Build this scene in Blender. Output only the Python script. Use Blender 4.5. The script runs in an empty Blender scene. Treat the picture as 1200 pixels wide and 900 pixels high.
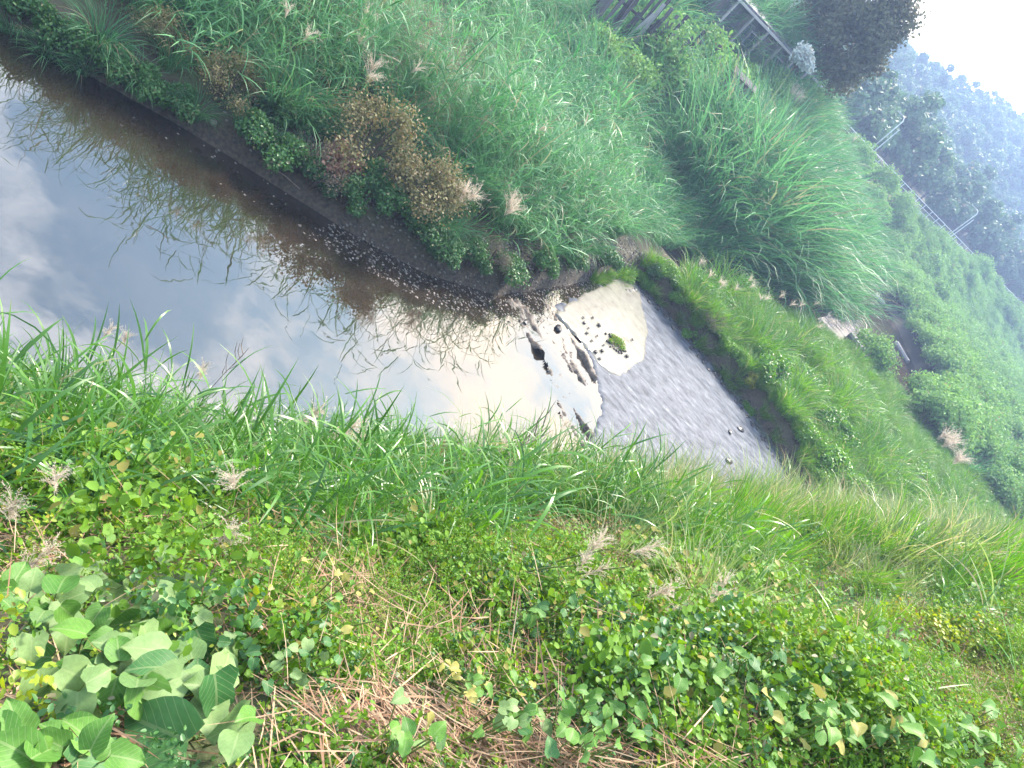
import bpy, math, random
import numpy as np
from mathutils import Matrix, Vector, Euler

# ------------------------------------------------------------------ scene, camera, world, sun, exposure
S = bpy.context.scene
COL = S.collection
random.seed(7); rng = np.random.default_rng(7)
R_ = math.radians

CAM_H, PITCH, ROLL, FPX = 8.5, R_(31), R_(47), 850.0
cam_d = bpy.data.cameras.new('camera'); cam = bpy.data.objects.new('camera', cam_d); COL.objects.link(cam)
cam_d.sensor_width = 36; cam_d.lens = FPX / 1200 * 36; cam_d.clip_start = 0.05; cam_d.clip_end = 3000
fw = Vector((0, math.cos(PITCH), -math.sin(PITCH))); up0 = Vector((0, math.sin(PITCH), math.cos(PITCH))); r0 = Vector((1, 0, 0))
ri = r0 * math.cos(ROLL) + up0 * math.sin(ROLL); ui = -r0 * math.sin(ROLL) + up0 * math.cos(ROLL)
M = Matrix.Identity(4)
for i in range(3):
    M[i][0] = ri[i]; M[i][1] = ui[i]; M[i][2] = -fw[i]; M[i][3] = (0, 0, CAM_H)[i]
cam.matrix_world = M
S.camera = cam

SUN_EL, SUN_AZ = R_(47), R_(8)          # azimuth from +Y towards +X
sun_dir = Vector((math.sin(SUN_AZ) * math.cos(SUN_EL), math.cos(SUN_AZ) * math.cos(SUN_EL), math.sin(SUN_EL)))
W = bpy.data.worlds.new('World'); S.world = W; W.use_nodes = True
nt = W.node_tree; nt.nodes.clear()
def N(tree, t, **kw):
    n = tree.nodes.new(t)
    for k, v in kw.items():
        if k in n.inputs.keys(): n.inputs[k].default_value = v
        else: setattr(n, k, v)
    return n
sky = N(nt, 'ShaderNodeTexSky', sky_type='NISHITA', sun_disc=False, sun_elevation=SUN_EL, sun_rotation=SUN_AZ,
        air_density=1.0, dust_density=0.6, ozone_density=0.7)
tc = N(nt, 'ShaderNodeTexCoord')
mp = N(nt, 'ShaderNodeMapping'); mp.inputs['Scale'].default_value = (1.0, 1.0, 1.9)
nz = N(nt, 'ShaderNodeTexNoise', Scale=3.0, Detail=8.0, Roughness=0.58, Distortion=0.35)
rp = N(nt, 'ShaderNodeValToRGB'); rp.color_ramp.elements[0].position = 0.47; rp.color_ramp.elements[1].position = 0.61
dt = N(nt, 'ShaderNodeVectorMath', operation='DOT_PRODUCT'); dt.inputs[1].default_value = (0.10, 0.94, 0.33)   # the bright cloud low over the hill ahead
pw = N(nt, 'ShaderNodeMath', operation='POWER'); mx0 = N(nt, 'ShaderNodeMath', operation='MAXIMUM'); mx0.inputs[1].default_value = 0.0
pw.inputs[1].default_value = 7.0
cb = N(nt, 'ShaderNodeMath', operation='MULTIPLY_ADD'); cb.inputs[1].default_value = 2.6; cb.inputs[2].default_value = 8.2
cc = N(nt, 'ShaderNodeVectorMath', operation='SCALE'); cc.inputs[0].default_value = (0.97, 0.98, 1.0)
warm = N(nt, 'ShaderNodeMix', data_type='RGBA'); warm.inputs[6].default_value = (0.90, 0.96, 1.05, 1); warm.inputs[7].default_value = (1.16, 0.95, 0.70, 1)
mixw = N(nt, 'ShaderNodeMix', data_type='RGBA')
bg = N(nt, 'ShaderNodeBackground', Strength=0.062); ow = N(nt, 'ShaderNodeOutputWorld')
L = nt.links.new
L(tc.outputs['Generated'], mp.inputs[0]); L(mp.outputs[0], nz.inputs['Vector']); cov = N(nt, 'ShaderNodeMath', operation='MULTIPLY_ADD'); cov.inputs[1].default_value = 0.22; L(pw.outputs[0], cov.inputs[0]); L(nz.outputs[0], cov.inputs[2]); L(cov.outputs[0], rp.inputs[0])
L(tc.outputs['Generated'], dt.inputs[0]); L(dt.outputs['Value'], mx0.inputs[0]); L(mx0.outputs[0], pw.inputs[0]); L(pw.outputs[0], cb.inputs[0])
L(cb.outputs[0], cc.inputs['Scale']); L(pw.outputs[0], warm.inputs[0]); L(warm.outputs[2], cc.inputs[0])
tint = N(nt, 'ShaderNodeVectorMath', operation='MULTIPLY'); tint.inputs[1].default_value = (0.90, 1.07, 0.97)
L(sky.outputs[0], tint.inputs[0]); L(rp.outputs[0], mixw.inputs[0]); L(tint.outputs[0], mixw.inputs[6]); L(cc.outputs[0], mixw.inputs[7])
L(mixw.outputs[2], bg.inputs[0]); L(bg.outputs[0], ow.inputs[0])

sl = bpy.data.lights.new('sun', 'SUN'); sl.energy = 1.5; sl.angle = R_(10); sl.color = (1.0, 0.93, 0.82)
so = bpy.data.objects.new('sun', sl); COL.objects.link(so)
so.rotation_euler = (-sun_dir).to_track_quat('-Z', 'Y').to_euler(); so.location = (0, 0, 60)

S.view_settings.view_transform = 'Standard'; S.view_settings.look = 'None'; S.view_settings.gamma = 1.0
S.view_settings.exposure = 3.2
S.render.engine = 'CYCLES'
S.cycles.max_bounces = 6; S.cycles.diffuse_bounces = 3; S.cycles.glossy_bounces = 3; S.cycles.transmission_bounces = 4
S.cycles.volume_bounces = 0; S.cycles.caustics_reflective = False; S.cycles.caustics_refractive = False

# ------------------------------------------------------------------ pixel helpers (photograph is 1200x900)
def ray(px, py):
    x, y = px - 600, 450 - py
    d = ri * x + ui * y + fw * FPX
    return d.normalized()
def atd(px, py, t):
    return Vector((0, 0, CAM_H)) + ray(px, py) * t
def atz(px, py, z):
    d = ray(px, py); return Vector((0, 0, CAM_H)) + d * ((z - CAM_H) / d.z)
_ri, _ui, _fw = np.array(ri), np.array(ui), np.array(fw)
def project(p):
    q = np.asarray(p, float) - np.array([0, 0, CAM_H]); dz = q @ _fw
    dzs = np.where(dz > 0.05, dz, 0.05)
    return 600 + FPX * (q @ _ri) / dzs, 450 - FPX * (q @ _ui) / dzs, dz
def in_frame(p, m=120):
    x, y, d = project(p)
    return (d > 0.1) & (x > -m) & (x < 1200 + m) & (y > -m) & (y < 900 + m)

# ------------------------------------------------------------------ numpy noise
_T = np.random.default_rng(3).random((256, 256))
def vnoise(x, y, s=1.0):
    x = np.asarray(x, float) / s; y = np.asarray(y, float) / s
    xi = np.floor(x).astype(int); yi = np.floor(y).astype(int); fx = x - xi; fy = y - yi
    fx = fx * fx * (3 - 2 * fx); fy = fy * fy * (3 - 2 * fy)
    g = lambda a, b: _T[a & 255, b & 255]
    return (g(xi, yi) * (1 - fx) + g(xi + 1, yi) * fx) * (1 - fy) + (g(xi, yi + 1) * (1 - fx) + g(xi + 1, yi + 1) * fx) * fy - 0.5
def fbm(x, y, s, o=4):
    return sum(vnoise(x + 13.7 * k, y - 7.1 * k, s / 2 ** k) / 2 ** k for k in range(o))
def sstep(a, b, x):
    t = np.clip((x - a) / (b - a), 0, 1); return t * t * (3 - 2 * t)
def smax(a, b, k=0.4):
    h = np.clip(0.5 + 0.5 * (a - b) / k, 0, 1); return b + (a - b) * h + k * h * (1 - h)

# ------------------------------------------------------------------ terrain
FAR = np.array([(-44, -14), (-24, 0.5), (-10.5, 9.6), (-8.2, 11.3), (-4.9, 13.2), (-3.1, 14.5), (-1.7, 16.6), (-1.2, 18.9), (0.2, 25), (0.7, 31), (3.3, 36.5), (6.0, 40), (9.9, 45.5), (11.2, 50), (12.0, 67), (13.2, 84), (15.5, 98), (34, 128)], float)
DU = np.array([.632, .775]); DN = np.array([.775, -.632])
def dn_of(x, y): return (x + 4) * DN[0] + (y - 5.2) * DN[1]
def du_of(x, y): return (x + 4) * DU[0] + (y - 5.2) * DU[1]
def from_un(u, n): return -4 + u * DU[0] + n * DN[0], 5.2 + u * DU[1] + n * DN[1]
def df_of(x, y):
    x = np.asarray(x, float); y = np.asarray(y, float)
    best = np.full(x.shape, 1e9); sg = np.ones(x.shape)
    for (ax, ay), (bx, by) in zip(FAR[:-1], FAR[1:]):
        ex, ey = bx - ax, by - ay; l2 = ex * ex + ey * ey
        t = np.clip(((x - ax) * ex + (y - ay) * ey) / l2, 0, 1)
        d = np.hypot(x - ax - t * ex, y - ay - t * ey)
        s = np.where(ex * (y - ay) - ey * (x - ax) > 0, 1.0, -1.0)
        m = d < best - 1e-9; best = np.where(m, d, best); sg = np.where(m, s, sg)
    return best * sg
def inpoly(x, y, P):
    x = np.asarray(x, float); y = np.asarray(y, float); c = np.zeros(x.shape, bool)
    n = len(P); j = n - 1
    for i in range(n):
        xi, yi = P[i]; xj, yj = P[j]
        with np.errstate(divide='ignore', invalid='ignore'):
            k = ((yi > y) != (yj > y)) & (x < (xj - xi) * (y - yi) / ((yj - yi) if yj != yi else 1e-9) + xi)
        c ^= k; j = i
    return c
def dpoly(x, y, P):
    """distance outside polygon P (0 inside)"""
    x = np.asarray(x, float); y = np.asarray(y, float); best = np.full(x.shape, 1e9); n = len(P)
    for i in range(n):
        ax, ay = P[i]; bx, by = P[(i + 1) % n]; ex, ey = bx - ax, by - ay
        t = np.clip(((x - ax) * ex + (y - ay) * ey) / (ex * ex + ey * ey), 0, 1)
        best = np.minimum(best, np.hypot(x - ax - t * ex, y - ay - t * ey))
    return np.where(inpoly(x, y, P), 0, best)
def nl(u): return tuple(from_un(u, -0.05))
POOL = [(-44, -14), (-24, 0.5), (-10.5, 9.6), (-8.2, 11.3), (-4.9, 13.2), (-3.1, 14.5), (-1.7, 16.6), (-1.2, 18.9), (0.2, 25.3), (2.3, 25.2), (5.7, 24.9), (8.3, 23.7), (9.7, 22.2), nl(20), nl(12), nl(5), nl(0), nl(-10), nl(-42)]
CHAN = [(0.7, 29.5), (0.7, 31), (3.3, 36.5), (6, 40), (9.9, 45.5), (11.2, 50), (12, 67), (13.2, 84), (15.5, 97), (16.8, 96), (17.2, 83.5), (18, 77), (19.3, 71), (20.5, 62), (21.5, 56.5), (20.5, 52), (17.5, 48.5), (14.5, 47.5), (11.2, 44.4), (7.2, 39), (4.5, 35.4), (2.0, 30)]
RD = np.array([(0.7, 85.0)]); RDIR = np.array([.632, .775]); RNRM = np.array([-.775, .632])
def dr_of(x, y): return (x - 0.7) * RNRM[0] + (y - 85.0) * RNRM[1]      # >0 beyond the road's near edge
def height(x, y):
    x = np.asarray(x, float); y = np.asarray(y, float)
    floor = 0.55 - 0.25 * sstep(32, 42, y) + 0.5 * fbm(x, y, 9.0) + 0.15 * fbm(x, y, 1.5)
    dn = dn_of(x, y); u = du_of(x, y)
    nb = 1.07 * dn + 0.25 + 0.7 * fbm(x, y, 4.0, 3) * sstep(0, 2, dn) + 0.30 * fbm(x, y, 1.0, 2) * sstep(3, 4.5, dn)
    top = 6.95 + 0.12 * fbm(x, y, 1.2) - 0.012 * np.clip(u, 0, 60)
    h = np.clip(0.5 + 0.5 * (top - nb) / 0.8, 0, 1); nb = top + (nb - top) * h - 0.8 * h * (1 - h)
    df = df_of(x, y); d0 = np.maximum(df, 0)
    k = (0.12 + 0.05 * sstep(18, 30, y) + 0.26 * sstep(34, 56, y)) * (1 - 0.9 * sstep(62, 78, y))
    fb = np.where(df > 0, 0.7 * sstep(-0.2, 1.8, df) + k * np.minimum(d0, 16) + 0.10 * np.clip(d0 - 16, 0, 20) + 0.9 * fbm(x, y, 7.0) * sstep(0, 4, d0) , -1)
    dr = dr_of(x, y)
    hill = np.where(dr > 6, 6.0 + 0.105 * np.clip(dr - 6, 0, 85) + 3.5 * fbm(x, y, 40.0) * sstep(6, 40, dr), 6.0)
    hill = hill + np.clip((x - 0.7) * RDIR[0] + (y - 85.0) * RDIR[1] - 95, -40, 110) * 0.19 * sstep(15, 75, dr)
    hill = np.where(dr < 0, 6.0 + dr * 0.55, hill) - 0.03 * np.clip(dr - 100, 0, 200)
    z = smax(smax(floor, nb, 0.5), np.where(y > 8, fb, np.minimum(fb, 3)), 0.3)
    z = smax(z, hill, 0.3)
    w = 1 - sstep(0.0, 0.55, dpoly(x, y, POOL)); z = z * (1 - w) + (-0.35) * w
    w = 1 - sstep(0.0, 0.9, dpoly(x, y, CHAN)); z = z * (1 - w) + (-0.8) * w
    return z
def hz(x, y): return float(height(np.array([x]), np.array([y]))[0])
def hit(px, py, dz=0.0, tmax=260, tmin=0.6):
    d = np.array(ray(px, py)); t = np.concatenate([np.arange(tmin, 30, 0.03), np.arange(30, tmax, 0.25)])
    P = np.array([0, 0, CAM_H]) + t[:, None] * d
    b = P[:, 2] - height(P[:, 0], P[:, 1]) - dz
    i = int(np.argmax(b < 0)) if (b < 0).any() else len(t) - 1
    return Vector(P[i])

# ------------------------------------------------------------------ object helpers
def new_mesh(name, v, f, mats, tint=None, uv=None, smooth=False, mi=None):
    me = bpy.data.meshes.new(name)
    v = np.asarray(v, np.float32)
    if isinstance(f, np.ndarray) and f.ndim == 2:
        n, k = f.shape
        me.vertices.add(len(v)); me.vertices.foreach_set('co', v.ravel())
        me.loops.add(n * k); me.loops.foreach_set('vertex_index', f.astype(np.int32).ravel())
        me.polygons.add(n); me.polygons.foreach_set('loop_start', np.arange(0, n * k, k, dtype=np.int32))
        me.polygons.foreach_set('loop_total', np.full(n, k, np.int32))
        me.update(calc_edges=True); me.validate()
    else:
        me.from_pydata([tuple(map(float, p)) for p in v], [], f)
    for m in (mats if isinstance(mats, (list, tuple)) else [mats]): me.materials.append(m)
    if tint is not None:
        a = me.attributes.new('tint', 'FLOAT_COLOR', 'POINT')
        c = np.ones((len(v), 4), np.float32); c[:, :tint.shape[1]] = tint; a.data.foreach_set('color', c.ravel())
    if uv is not None:
        l = me.uv_layers.new(name='uv'); idx = np.empty(len(me.loops), np.int32); me.loops.foreach_get('vertex_index', idx)
        l.data.foreach_set('uv', np.asarray(uv, np.float32)[idx].ravel())
    if mi is not None: me.polygons.foreach_set('material_index', np.asarray(mi, np.int32))
    if smooth: me.polygons.foreach_set('use_smooth', np.ones(len(me.polygons), bool))
    return me
def link(name, me, parent=None, loc=(0, 0, 0), rot=(0, 0, 0), scl=1.0, label=None, cat=None, group=None, kind=None):
    o = bpy.data.objects.new(name, me); COL.objects.link(o)
    if parent is not None: o.parent = parent
    o.location = loc; o.rotation_euler = rot; o.scale = (scl,) * 3 if not hasattr(scl, '__len__') else scl
    if label: o['label'] = label
    if cat: o['category'] = cat
    if group: o['group'] = group
    if kind: o['kind'] = kind
    return o
def thing(name, label, cat, loc=(0, 0, 0), rot=(0, 0, 0), scl=1.0, group=None):
    return link(name, None, None, loc, rot, scl, label, cat, group)

class MB:
    """collects boxes and tubes into one mesh"""
    def __init__(s): s.v = []; s.f = []
    def box(s, c, size, rot=None):
        b = len(s.v); m = rot if rot is not None else Matrix.Identity(3)
        for sx in (-1, 1):
            for sy in (-1, 1):
                for sz in (-1, 1):
                    s.v.append(tuple(Vector(c) + m @ Vector((sx * size[0] / 2, sy * size[1] / 2, sz * size[2] / 2))))
        s.f += [tuple(b + i for i in q) for q in ((0, 1, 3, 2), (4, 6, 7, 5), (0, 4, 5, 1), (2, 3, 7, 6), (0, 2, 6, 4), (1, 5, 7, 3))]
        return s
    def tube(s, pts, rad, n=6):
        pts = [Vector(p) for p in pts]; rad = rad if hasattr(rad, '__len__') else [rad] * len(pts)
        b = len(s.v)
        for i, p in enumerate(pts):
            d = (pts[min(i + 1, len(pts) - 1)] - pts[max(i - 1, 0)]).normalized()
            a = d.orthogonal().normalized() if abs(d.z) > 0.99 else d.cross(Vector((0, 0, 1))).normalized(); c = d.cross(a)
            for k in range(n):
                t = 2 * math.pi * k / n; s.v.append(tuple(p + (a * math.cos(t) + c * math.sin(t)) * rad[i]))
        for i in range(len(pts) - 1):
            for k in range(n):
                k2 = (k + 1) % n; s.f.append((b + i * n + k, b + i * n + k2, b + (i + 1) * n + k2, b + (i + 1) * n + k))
        s.f.append(tuple(b + k for k in range(n))[::-1]); e = b + (len(pts) - 1) * n; s.f.append(tuple(e + k for k in range(n)))
        return s
    def mesh(s, name, mat, smooth=False):
        me = new_mesh(name, s.v, s.f, mat)
        if smooth: me.polygons.foreach_set('use_smooth', np.ones(len(me.polygons), bool))
        return me

# ------------------------------------------------------------------ materials
def mat(name):
    m = bpy.data.materials.new(name); m.use_nodes = True; t = m.node_tree; t.nodes.clear()
    return m, t, N(t, 'ShaderNodeOutputMaterial')
def ramp(t, stops):
    r = N(t, 'ShaderNodeValToRGB'); e = r.color_ramp.elements
    while len(e) < len(stops): e.new(0.5)
    for i, (p, c) in enumerate(stops): e[i].position = p; e[i].color = (*c, 1)
    return r
def leaf_mat(name, dark, light, dry=(0.28, 0.22, 0.12), trans=0.35, rough=0.42, spec=0.5, tcol=None, var=0.5, dryness=1.0):
    """tint.r = shade of this leaf, tint.g = along the leaf, tint.b = how dry"""
    m, t, o = mat(name); l = t.links.new
    at = N(t, 'ShaderNodeAttribute', attribute_name='tint'); sep = N(t, 'ShaderNodeSeparateColor'); l(at.outputs['Color'], sep.inputs[0])
    oi = N(t, 'ShaderNodeObjectInfo')
    mixr = N(t, 'ShaderNodeMath', operation='MULTIPLY_ADD'); mixr.inputs[1].default_value = var; l(oi.outputs['Random'], mixr.inputs[0])
    sc = N(t, 'ShaderNodeMath', operation='MULTIPLY'); sc.inputs[1].default_value = 1 - var; l(sep.outputs[0], sc.inputs[0]); l(sc.outputs[0], mixr.inputs[2])
    mx = N(t, 'ShaderNodeMix', data_type='RGBA'); mx.inputs[6].default_value = (*dark, 1); mx.inputs[7].default_value = (*light, 1); l(mixr.outputs[0], mx.inputs[0])
    tip = N(t, 'ShaderNodeMath', operation='MULTIPLY'); tip.inputs[1].default_value = dryness; l(sep.outputs[2], tip.inputs[0])
    m2 = N(t, 'ShaderNodeMix', data_type='RGBA'); l(tip.outputs[0], m2.inputs[0]); l(mx.outputs[2], m2.inputs[6]); m2.inputs[7].default_value = (*dry, 1)
    p = N(t, 'ShaderNodeBsdfPrincipled', Roughness=rough); p.inputs['Specular IOR Level'].default_value = spec; l(m2.outputs[2], p.inputs['Base Color'])
    tr = N(t, 'ShaderNodeBsdfTranslucent'); hs = N(t, 'ShaderNodeHueSaturation', Saturation=1.1, Value=1.25); hs.inputs['Hue'].default_value = 0.485
    l(m2.outputs[2], hs.inputs['Color']); l(hs.outputs[0], tr.inputs[0])
    ms = N(t, 'ShaderNodeMixShader', Fac=trans); l(p.outputs[0], ms.inputs[1]); l(tr.outputs[0], ms.inputs[2]); l(ms.outputs[0], o.inputs[0])
    return m
def rough_mat(name, stops, scale=6.0, detail=6, rough=0.9, bump=0.3, bscale=None, spec=0.3, stretch=None, metal=0.0, rnd=0.0):
    m, t, o = mat(name); l = t.links.new
    tcn = N(t, 'ShaderNodeTexCoord'); mpn = N(t, 'ShaderNodeMapping')
    if stretch: mpn.inputs['Scale'].default_value = stretch
    l(tcn.outputs['Object'], mpn.inputs[0])
    n = N(t, 'ShaderNodeTexNoise', Scale=scale, Detail=float(detail), Roughness=0.6); l(mpn.outputs[0], n.inputs['Vector'])
    r = ramp(t, stops); l(n.outputs[0], r.inputs[0])
    p = N(t, 'ShaderNodeBsdfPrincipled', Roughness=rough, Metallic=metal); p.inputs['Specular IOR Level'].default_value = spec
    if rnd:
        oi = N(t, 'ShaderNodeObjectInfo'); mr = N(t, 'ShaderNodeMapRange'); mr.inputs[3].default_value = 1 - rnd; mr.inputs[4].default_value = 1 + rnd; l(oi.outputs['Random'], mr.inputs[0])
        h = N(t, 'ShaderNodeHueSaturation'); l(mr.outputs[0], h.inputs['Value']); l(r.outputs[0], h.inputs['Color']); l(h.outputs[0], p.inputs['Base Color'])
    else: l(r.outputs[0], p.inputs['Base Color'])
    if bump:
        n2 = N(t, 'ShaderNodeTexNoise', Scale=bscale or scale * 3, Detail=5.0); l(mpn.outputs[0], n2.inputs['Vector'])
        b = N(t, 'ShaderNodeBump', Strength=bump, Distance=0.03); l(n2.outputs[0], b.inputs['Height']); l(b.outputs[0], p.inputs['Normal'])
    l(p.outputs[0], o.inputs[0])
    return m

M_near = leaf_mat('near_blade', (0.028, 0.105, 0.014), (0.11, 0.275, 0.032), dry=(0.36, 0.30, 0.15), trans=0.38, rough=0.36, spec=0.6, var=0.35)
M_fine = leaf_mat('fine_blade', (0.045, 0.17, 0.012), (0.15, 0.37, 0.02), dry=(0.34, 0.32, 0.12), trans=0.42, rough=0.45, var=0.35)
M_pale = leaf_mat('pale_blade', (0.12, 0.20, 0.055), (0.24, 0.33, 0.11), dry=(0.45, 0.38, 0.22), trans=0.4, rough=0.45, var=0.35)
M_reed = leaf_mat('reed_blade', (0.035, 0.135, 0.055), (0.15, 0.34, 0.14), dry=(0.26, 0.21, 0.13), trans=0.38, rough=0.45, spec=0.28, var=0.45)
M_strip = leaf_mat('strip_blade', (0.05, 0.16, 0.014), (0.14, 0.31, 0.035), dry=(0.36, 0.31, 0.16), trans=0.38, var=0.45)
M_weed = leaf_mat('weed_leaf', (0.06, 0.16, 0.016), (0.19, 0.34, 0.035), dry=(0.28, 0.22, 0.06), trans=0.38, rough=0.55, spec=0.25, var=0.5)
M_wyel = leaf_mat('yellow_weed_leaf', (0.16, 0.24, 0.016), (0.33, 0.41, 0.04), dry=(0.30, 0.22, 0.05), trans=0.4, rough=0.5, var=0.3)
M_wbrn = leaf_mat('brown_weed_leaf', (0.10, 0.085, 0.03), (0.19, 0.17, 0.07), dry=(0.24, 0.14, 0.08), trans=0.3, rough=0.7, var=0.3)
M_scrub = leaf_mat('scrub_leaf', (0.085, 0.19, 0.05), (0.24, 0.42, 0.12), dry=(0.24, 0.19, 0.10), trans=0.3, rough=0.65, spec=0.2, var=0.4)
M_bush = leaf_mat('bush_leaf', (0.03, 0.10, 0.025), (0.095, 0.23, 0.055), dry=(0.24, 0.19, 0.10), trans=0.3, rough=0.45, var=0.4)
M_olive = leaf_mat('seeded_leaf', (0.13, 0.13, 0.045), (0.27, 0.23, 0.10), dry=(0.34, 0.24, 0.14), trans=0.3, rough=0.7, var=0.3)
M_red = leaf_mat('red_leaf', (0.24, 0.12, 0.08), (0.38, 0.22, 0.14), trans=0.3, rough=0.6, var=0.3)
M_mauve = leaf_mat('dry_twig_leaf', (0.14, 0.12, 0.09), (0.24, 0.20, 0.14), trans=0.25, rough=0.8, var=0.3)
M_yel = leaf_mat('yellow_leaf', (0.22, 0.26, 0.03), (0.38, 0.36, 0.06), trans=0.4, var=0.3)
M_tree = leaf_mat('tree_leaf', (0.04, 0.10, 0.04), (0.11, 0.20, 0.08), trans=0.25, rough=0.6, var=0.6)
M_dtree = leaf_mat('dark_tree_leaf', (0.06, 0.065, 0.025), (0.13, 0.13, 0.05), trans=0.2, rough=0.7, var=0.3)
M_plume = leaf_mat('plume_hair', (0.46, 0.39, 0.31), (0.66, 0.58, 0.48), trans=0.45, rough=0.9, spec=0.1, var=0.3)
M_straw = leaf_mat('straw', (0.24, 0.14, 0.085), (0.48, 0.35, 0.23), dry=(0.20, 0.10, 0.06), trans=0.1, rough=0.8, spec=0.2, var=0.15)
M_bark = rough_mat('bark', [(0.3, (0.06, 0.045, 0.03)), (0.7, (0.14, 0.11, 0.08))], 8, bump=0.6)
M_stem = rough_mat('green_stem', [(0.3, (0.10, 0.14, 0.03)), (0.7, (0.20, 0.22, 0.07))], 8, bump=0.1)
M_dead = rough_mat('dead_wood', [(0.3, (0.16, 0.11, 0.08)), (0.7, (0.32, 0.25, 0.19))], 8, bump=0.3)

# ------------------------------------------------------------------ ground sheet
def ground_mat():
    m, t, o = mat('ground_soil'); l = t.links.new
    g = N(t, 'ShaderNodeNewGeometry')
    n = N(t, 'ShaderNodeTexNoise', Scale=0.9, Detail=9.0, Roughness=0.65); l(g.outputs['Position'], n.inputs['Vector'])
    r = ramp(t, [(0.25, (0.035, 0.028, 0.02)), (0.48, (0.07, 0.06, 0.03)), (0.6, (0.06, 0.085, 0.03)), (0.8, (0.11, 0.10, 0.05))]); l(n.outputs[0], r.inputs[0])
    # bare dark silt near the water line
    s = N(t, 'ShaderNodeSeparateXYZ'); l(g.outputs['Position'], s.inputs[0])
    mr = N(t, 'ShaderNodeMapRange'); mr.inputs[1].default_value = 0.25; mr.inputs[2].default_value = 0.9; l(s.outputs[2], mr.inputs[0])
    n3 = N(t, 'ShaderNodeTexNoise', Scale=14.0, Detail=6.0); l(g.outputs['Position'], n3.inputs['Vector'])
    r3 = ramp(t, [(0.3, (0.03, 0.022, 0.016)), (0.7, (0.10, 0.078, 0.058))]); l(n3.outputs[0], r3.inputs[0])
    mx = N(t, 'ShaderNodeMix', data_type='RGBA'); l(mr.outputs[0], mx.inputs[0]); l(r3.outputs[0], mx.inputs[6]); l(r.outputs[0], mx.inputs[7])
    p = N(t, 'ShaderNodeBsdfPrincipled', Roughness=0.95); l(mx.outputs[2], p.inputs['Base Color'])
    b = N(t, 'ShaderNodeBump', Strength=0.6, Distance=0.05); l(n3.outputs[0], b.inputs['Height']); l(b.outputs[0], p.inputs['Normal'])
    l(p.outputs[0], o.inputs[0]); return m
def axis(lo, a, step, b, hi, g=1.12):
    c = list(np.arange(a, b, step)); s = step; x = b
    while x < hi: c.append(x); s *= g; x += s
    c.append(hi); s = step; x = a - step; left = []
    while x > lo: left.append(x); s *= g; x -= s
    left.append(lo); return np.array(left[::-1] + c)
gx = axis(-350, -14, 0.3, 22, 500); gy = axis(-250, -3, 0.3, 34, 600, 1.07)
GX, GY = np.meshgrid(gx, gy); GZ = height(GX, GY)
nx, ny = len(gx), len(gy); ii = np.arange(nx * ny).reshape(ny, nx)
gf = np.stack([ii[:-1, :-1], ii[:-1, 1:], ii[1:, 1:], ii[1:, :-1]], -1).reshape(-1, 4)
gv = np.stack([GX.ravel(), GY.ravel(), GZ.ravel()], -1)
link('ground', new_mesh('ground', gv, gf, ground_mat(), smooth=True), kind='structure')

# ------------------------------------------------------------------ water
def water_mat(name, base_stops, rough=0.03, ior=1.8, bumps=((2.2, 0.02, (1, 1, 1)),), nscale=0.8, stretch=(1, 1, 1)):
    m, t, o = mat(name); l = t.links.new
    g = N(t, 'ShaderNodeNewGeometry'); mpn = N(t, 'ShaderNodeMapping'); mpn.inputs['Scale'].default_value = stretch; l(g.outputs['Position'], mpn.inputs[0])
    n = N(t, 'ShaderNodeTexNoise', Scale=nscale, Detail=11.0, Roughness=0.68); l(mpn.outputs[0], n.inputs['Vector'])
    r = ramp(t, base_stops); l(n.outputs[0], r.inputs[0])
    p = N(t, 'ShaderNodeBsdfPrincipled', Roughness=rough, IOR=ior); l(r.outputs[0], p.inputs['Base Color'])
    prev = None
    for (sc, stg, st) in bumps:
        mq = N(t, 'ShaderNodeMapping'); mq.inputs['Scale'].default_value = st; l(g.outputs['Position'], mq.inputs[0])
        nb = N(t, 'ShaderNodeTexNoise', Scale=sc, Detail=3.0); l(mq.outputs[0], nb.inputs['Vector'])
        b = N(t, 'ShaderNodeBump', Strength=1.0, Distance=stg); l(nb.outputs[0], b.inputs['Height'])
        if prev: l(prev.outputs[0], b.inputs['Normal'])
        prev = b
    if prev: l(prev.outputs[0], p.inputs['Normal'])
    l(p.outputs[0], o.inputs[0]); return m
M_pool = water_mat('pool_water', [(0.3, (0.012, 0.009, 0.006)), (0.7, (0.034, 0.025, 0.017))], 0.02, 2.3, ((1.1, 0.004, (1, 1, 1)),))
M_calm = water_mat('shallow_pan_water', [(0.30, (0.12, 0.105, 0.085)), (0.42, (0.19, 0.172, 0.145)), (0.7, (0.25, 0.232, 0.20))], 0.12, 1.3, ((5, 0.006, (1, 1.6, 1)),), 3.0)  # pale stops: sandy bed plus the mirrored white sky put into the colour
M_riff = water_mat('riffle_water', [(0.32, (0.022, 0.024, 0.034)), (0.43, (0.055, 0.061, 0.078)), (0.50, (0.082, 0.089, 0.110)), (0.60, (0.112, 0.118, 0.140)), (0.74, (0.23, 0.235, 0.255))], 0.40, 1.16, ((3.0, 0.035, (0.6, 1.1, 1)), (14.0, 0.011, (0.7, 1.1, 1)), (60.0, 0.007, (1, 1, 1))), 4.5, (0.6, 1.2, 1))
M_chan = water_mat('channel_water', [(0.3, (0.022, 0.015, 0.009)), (0.7, (0.06, 0.043, 0.027))], 0.06, 1.15, ((1.5, 0.01, (1, 1, 1)),))

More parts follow.
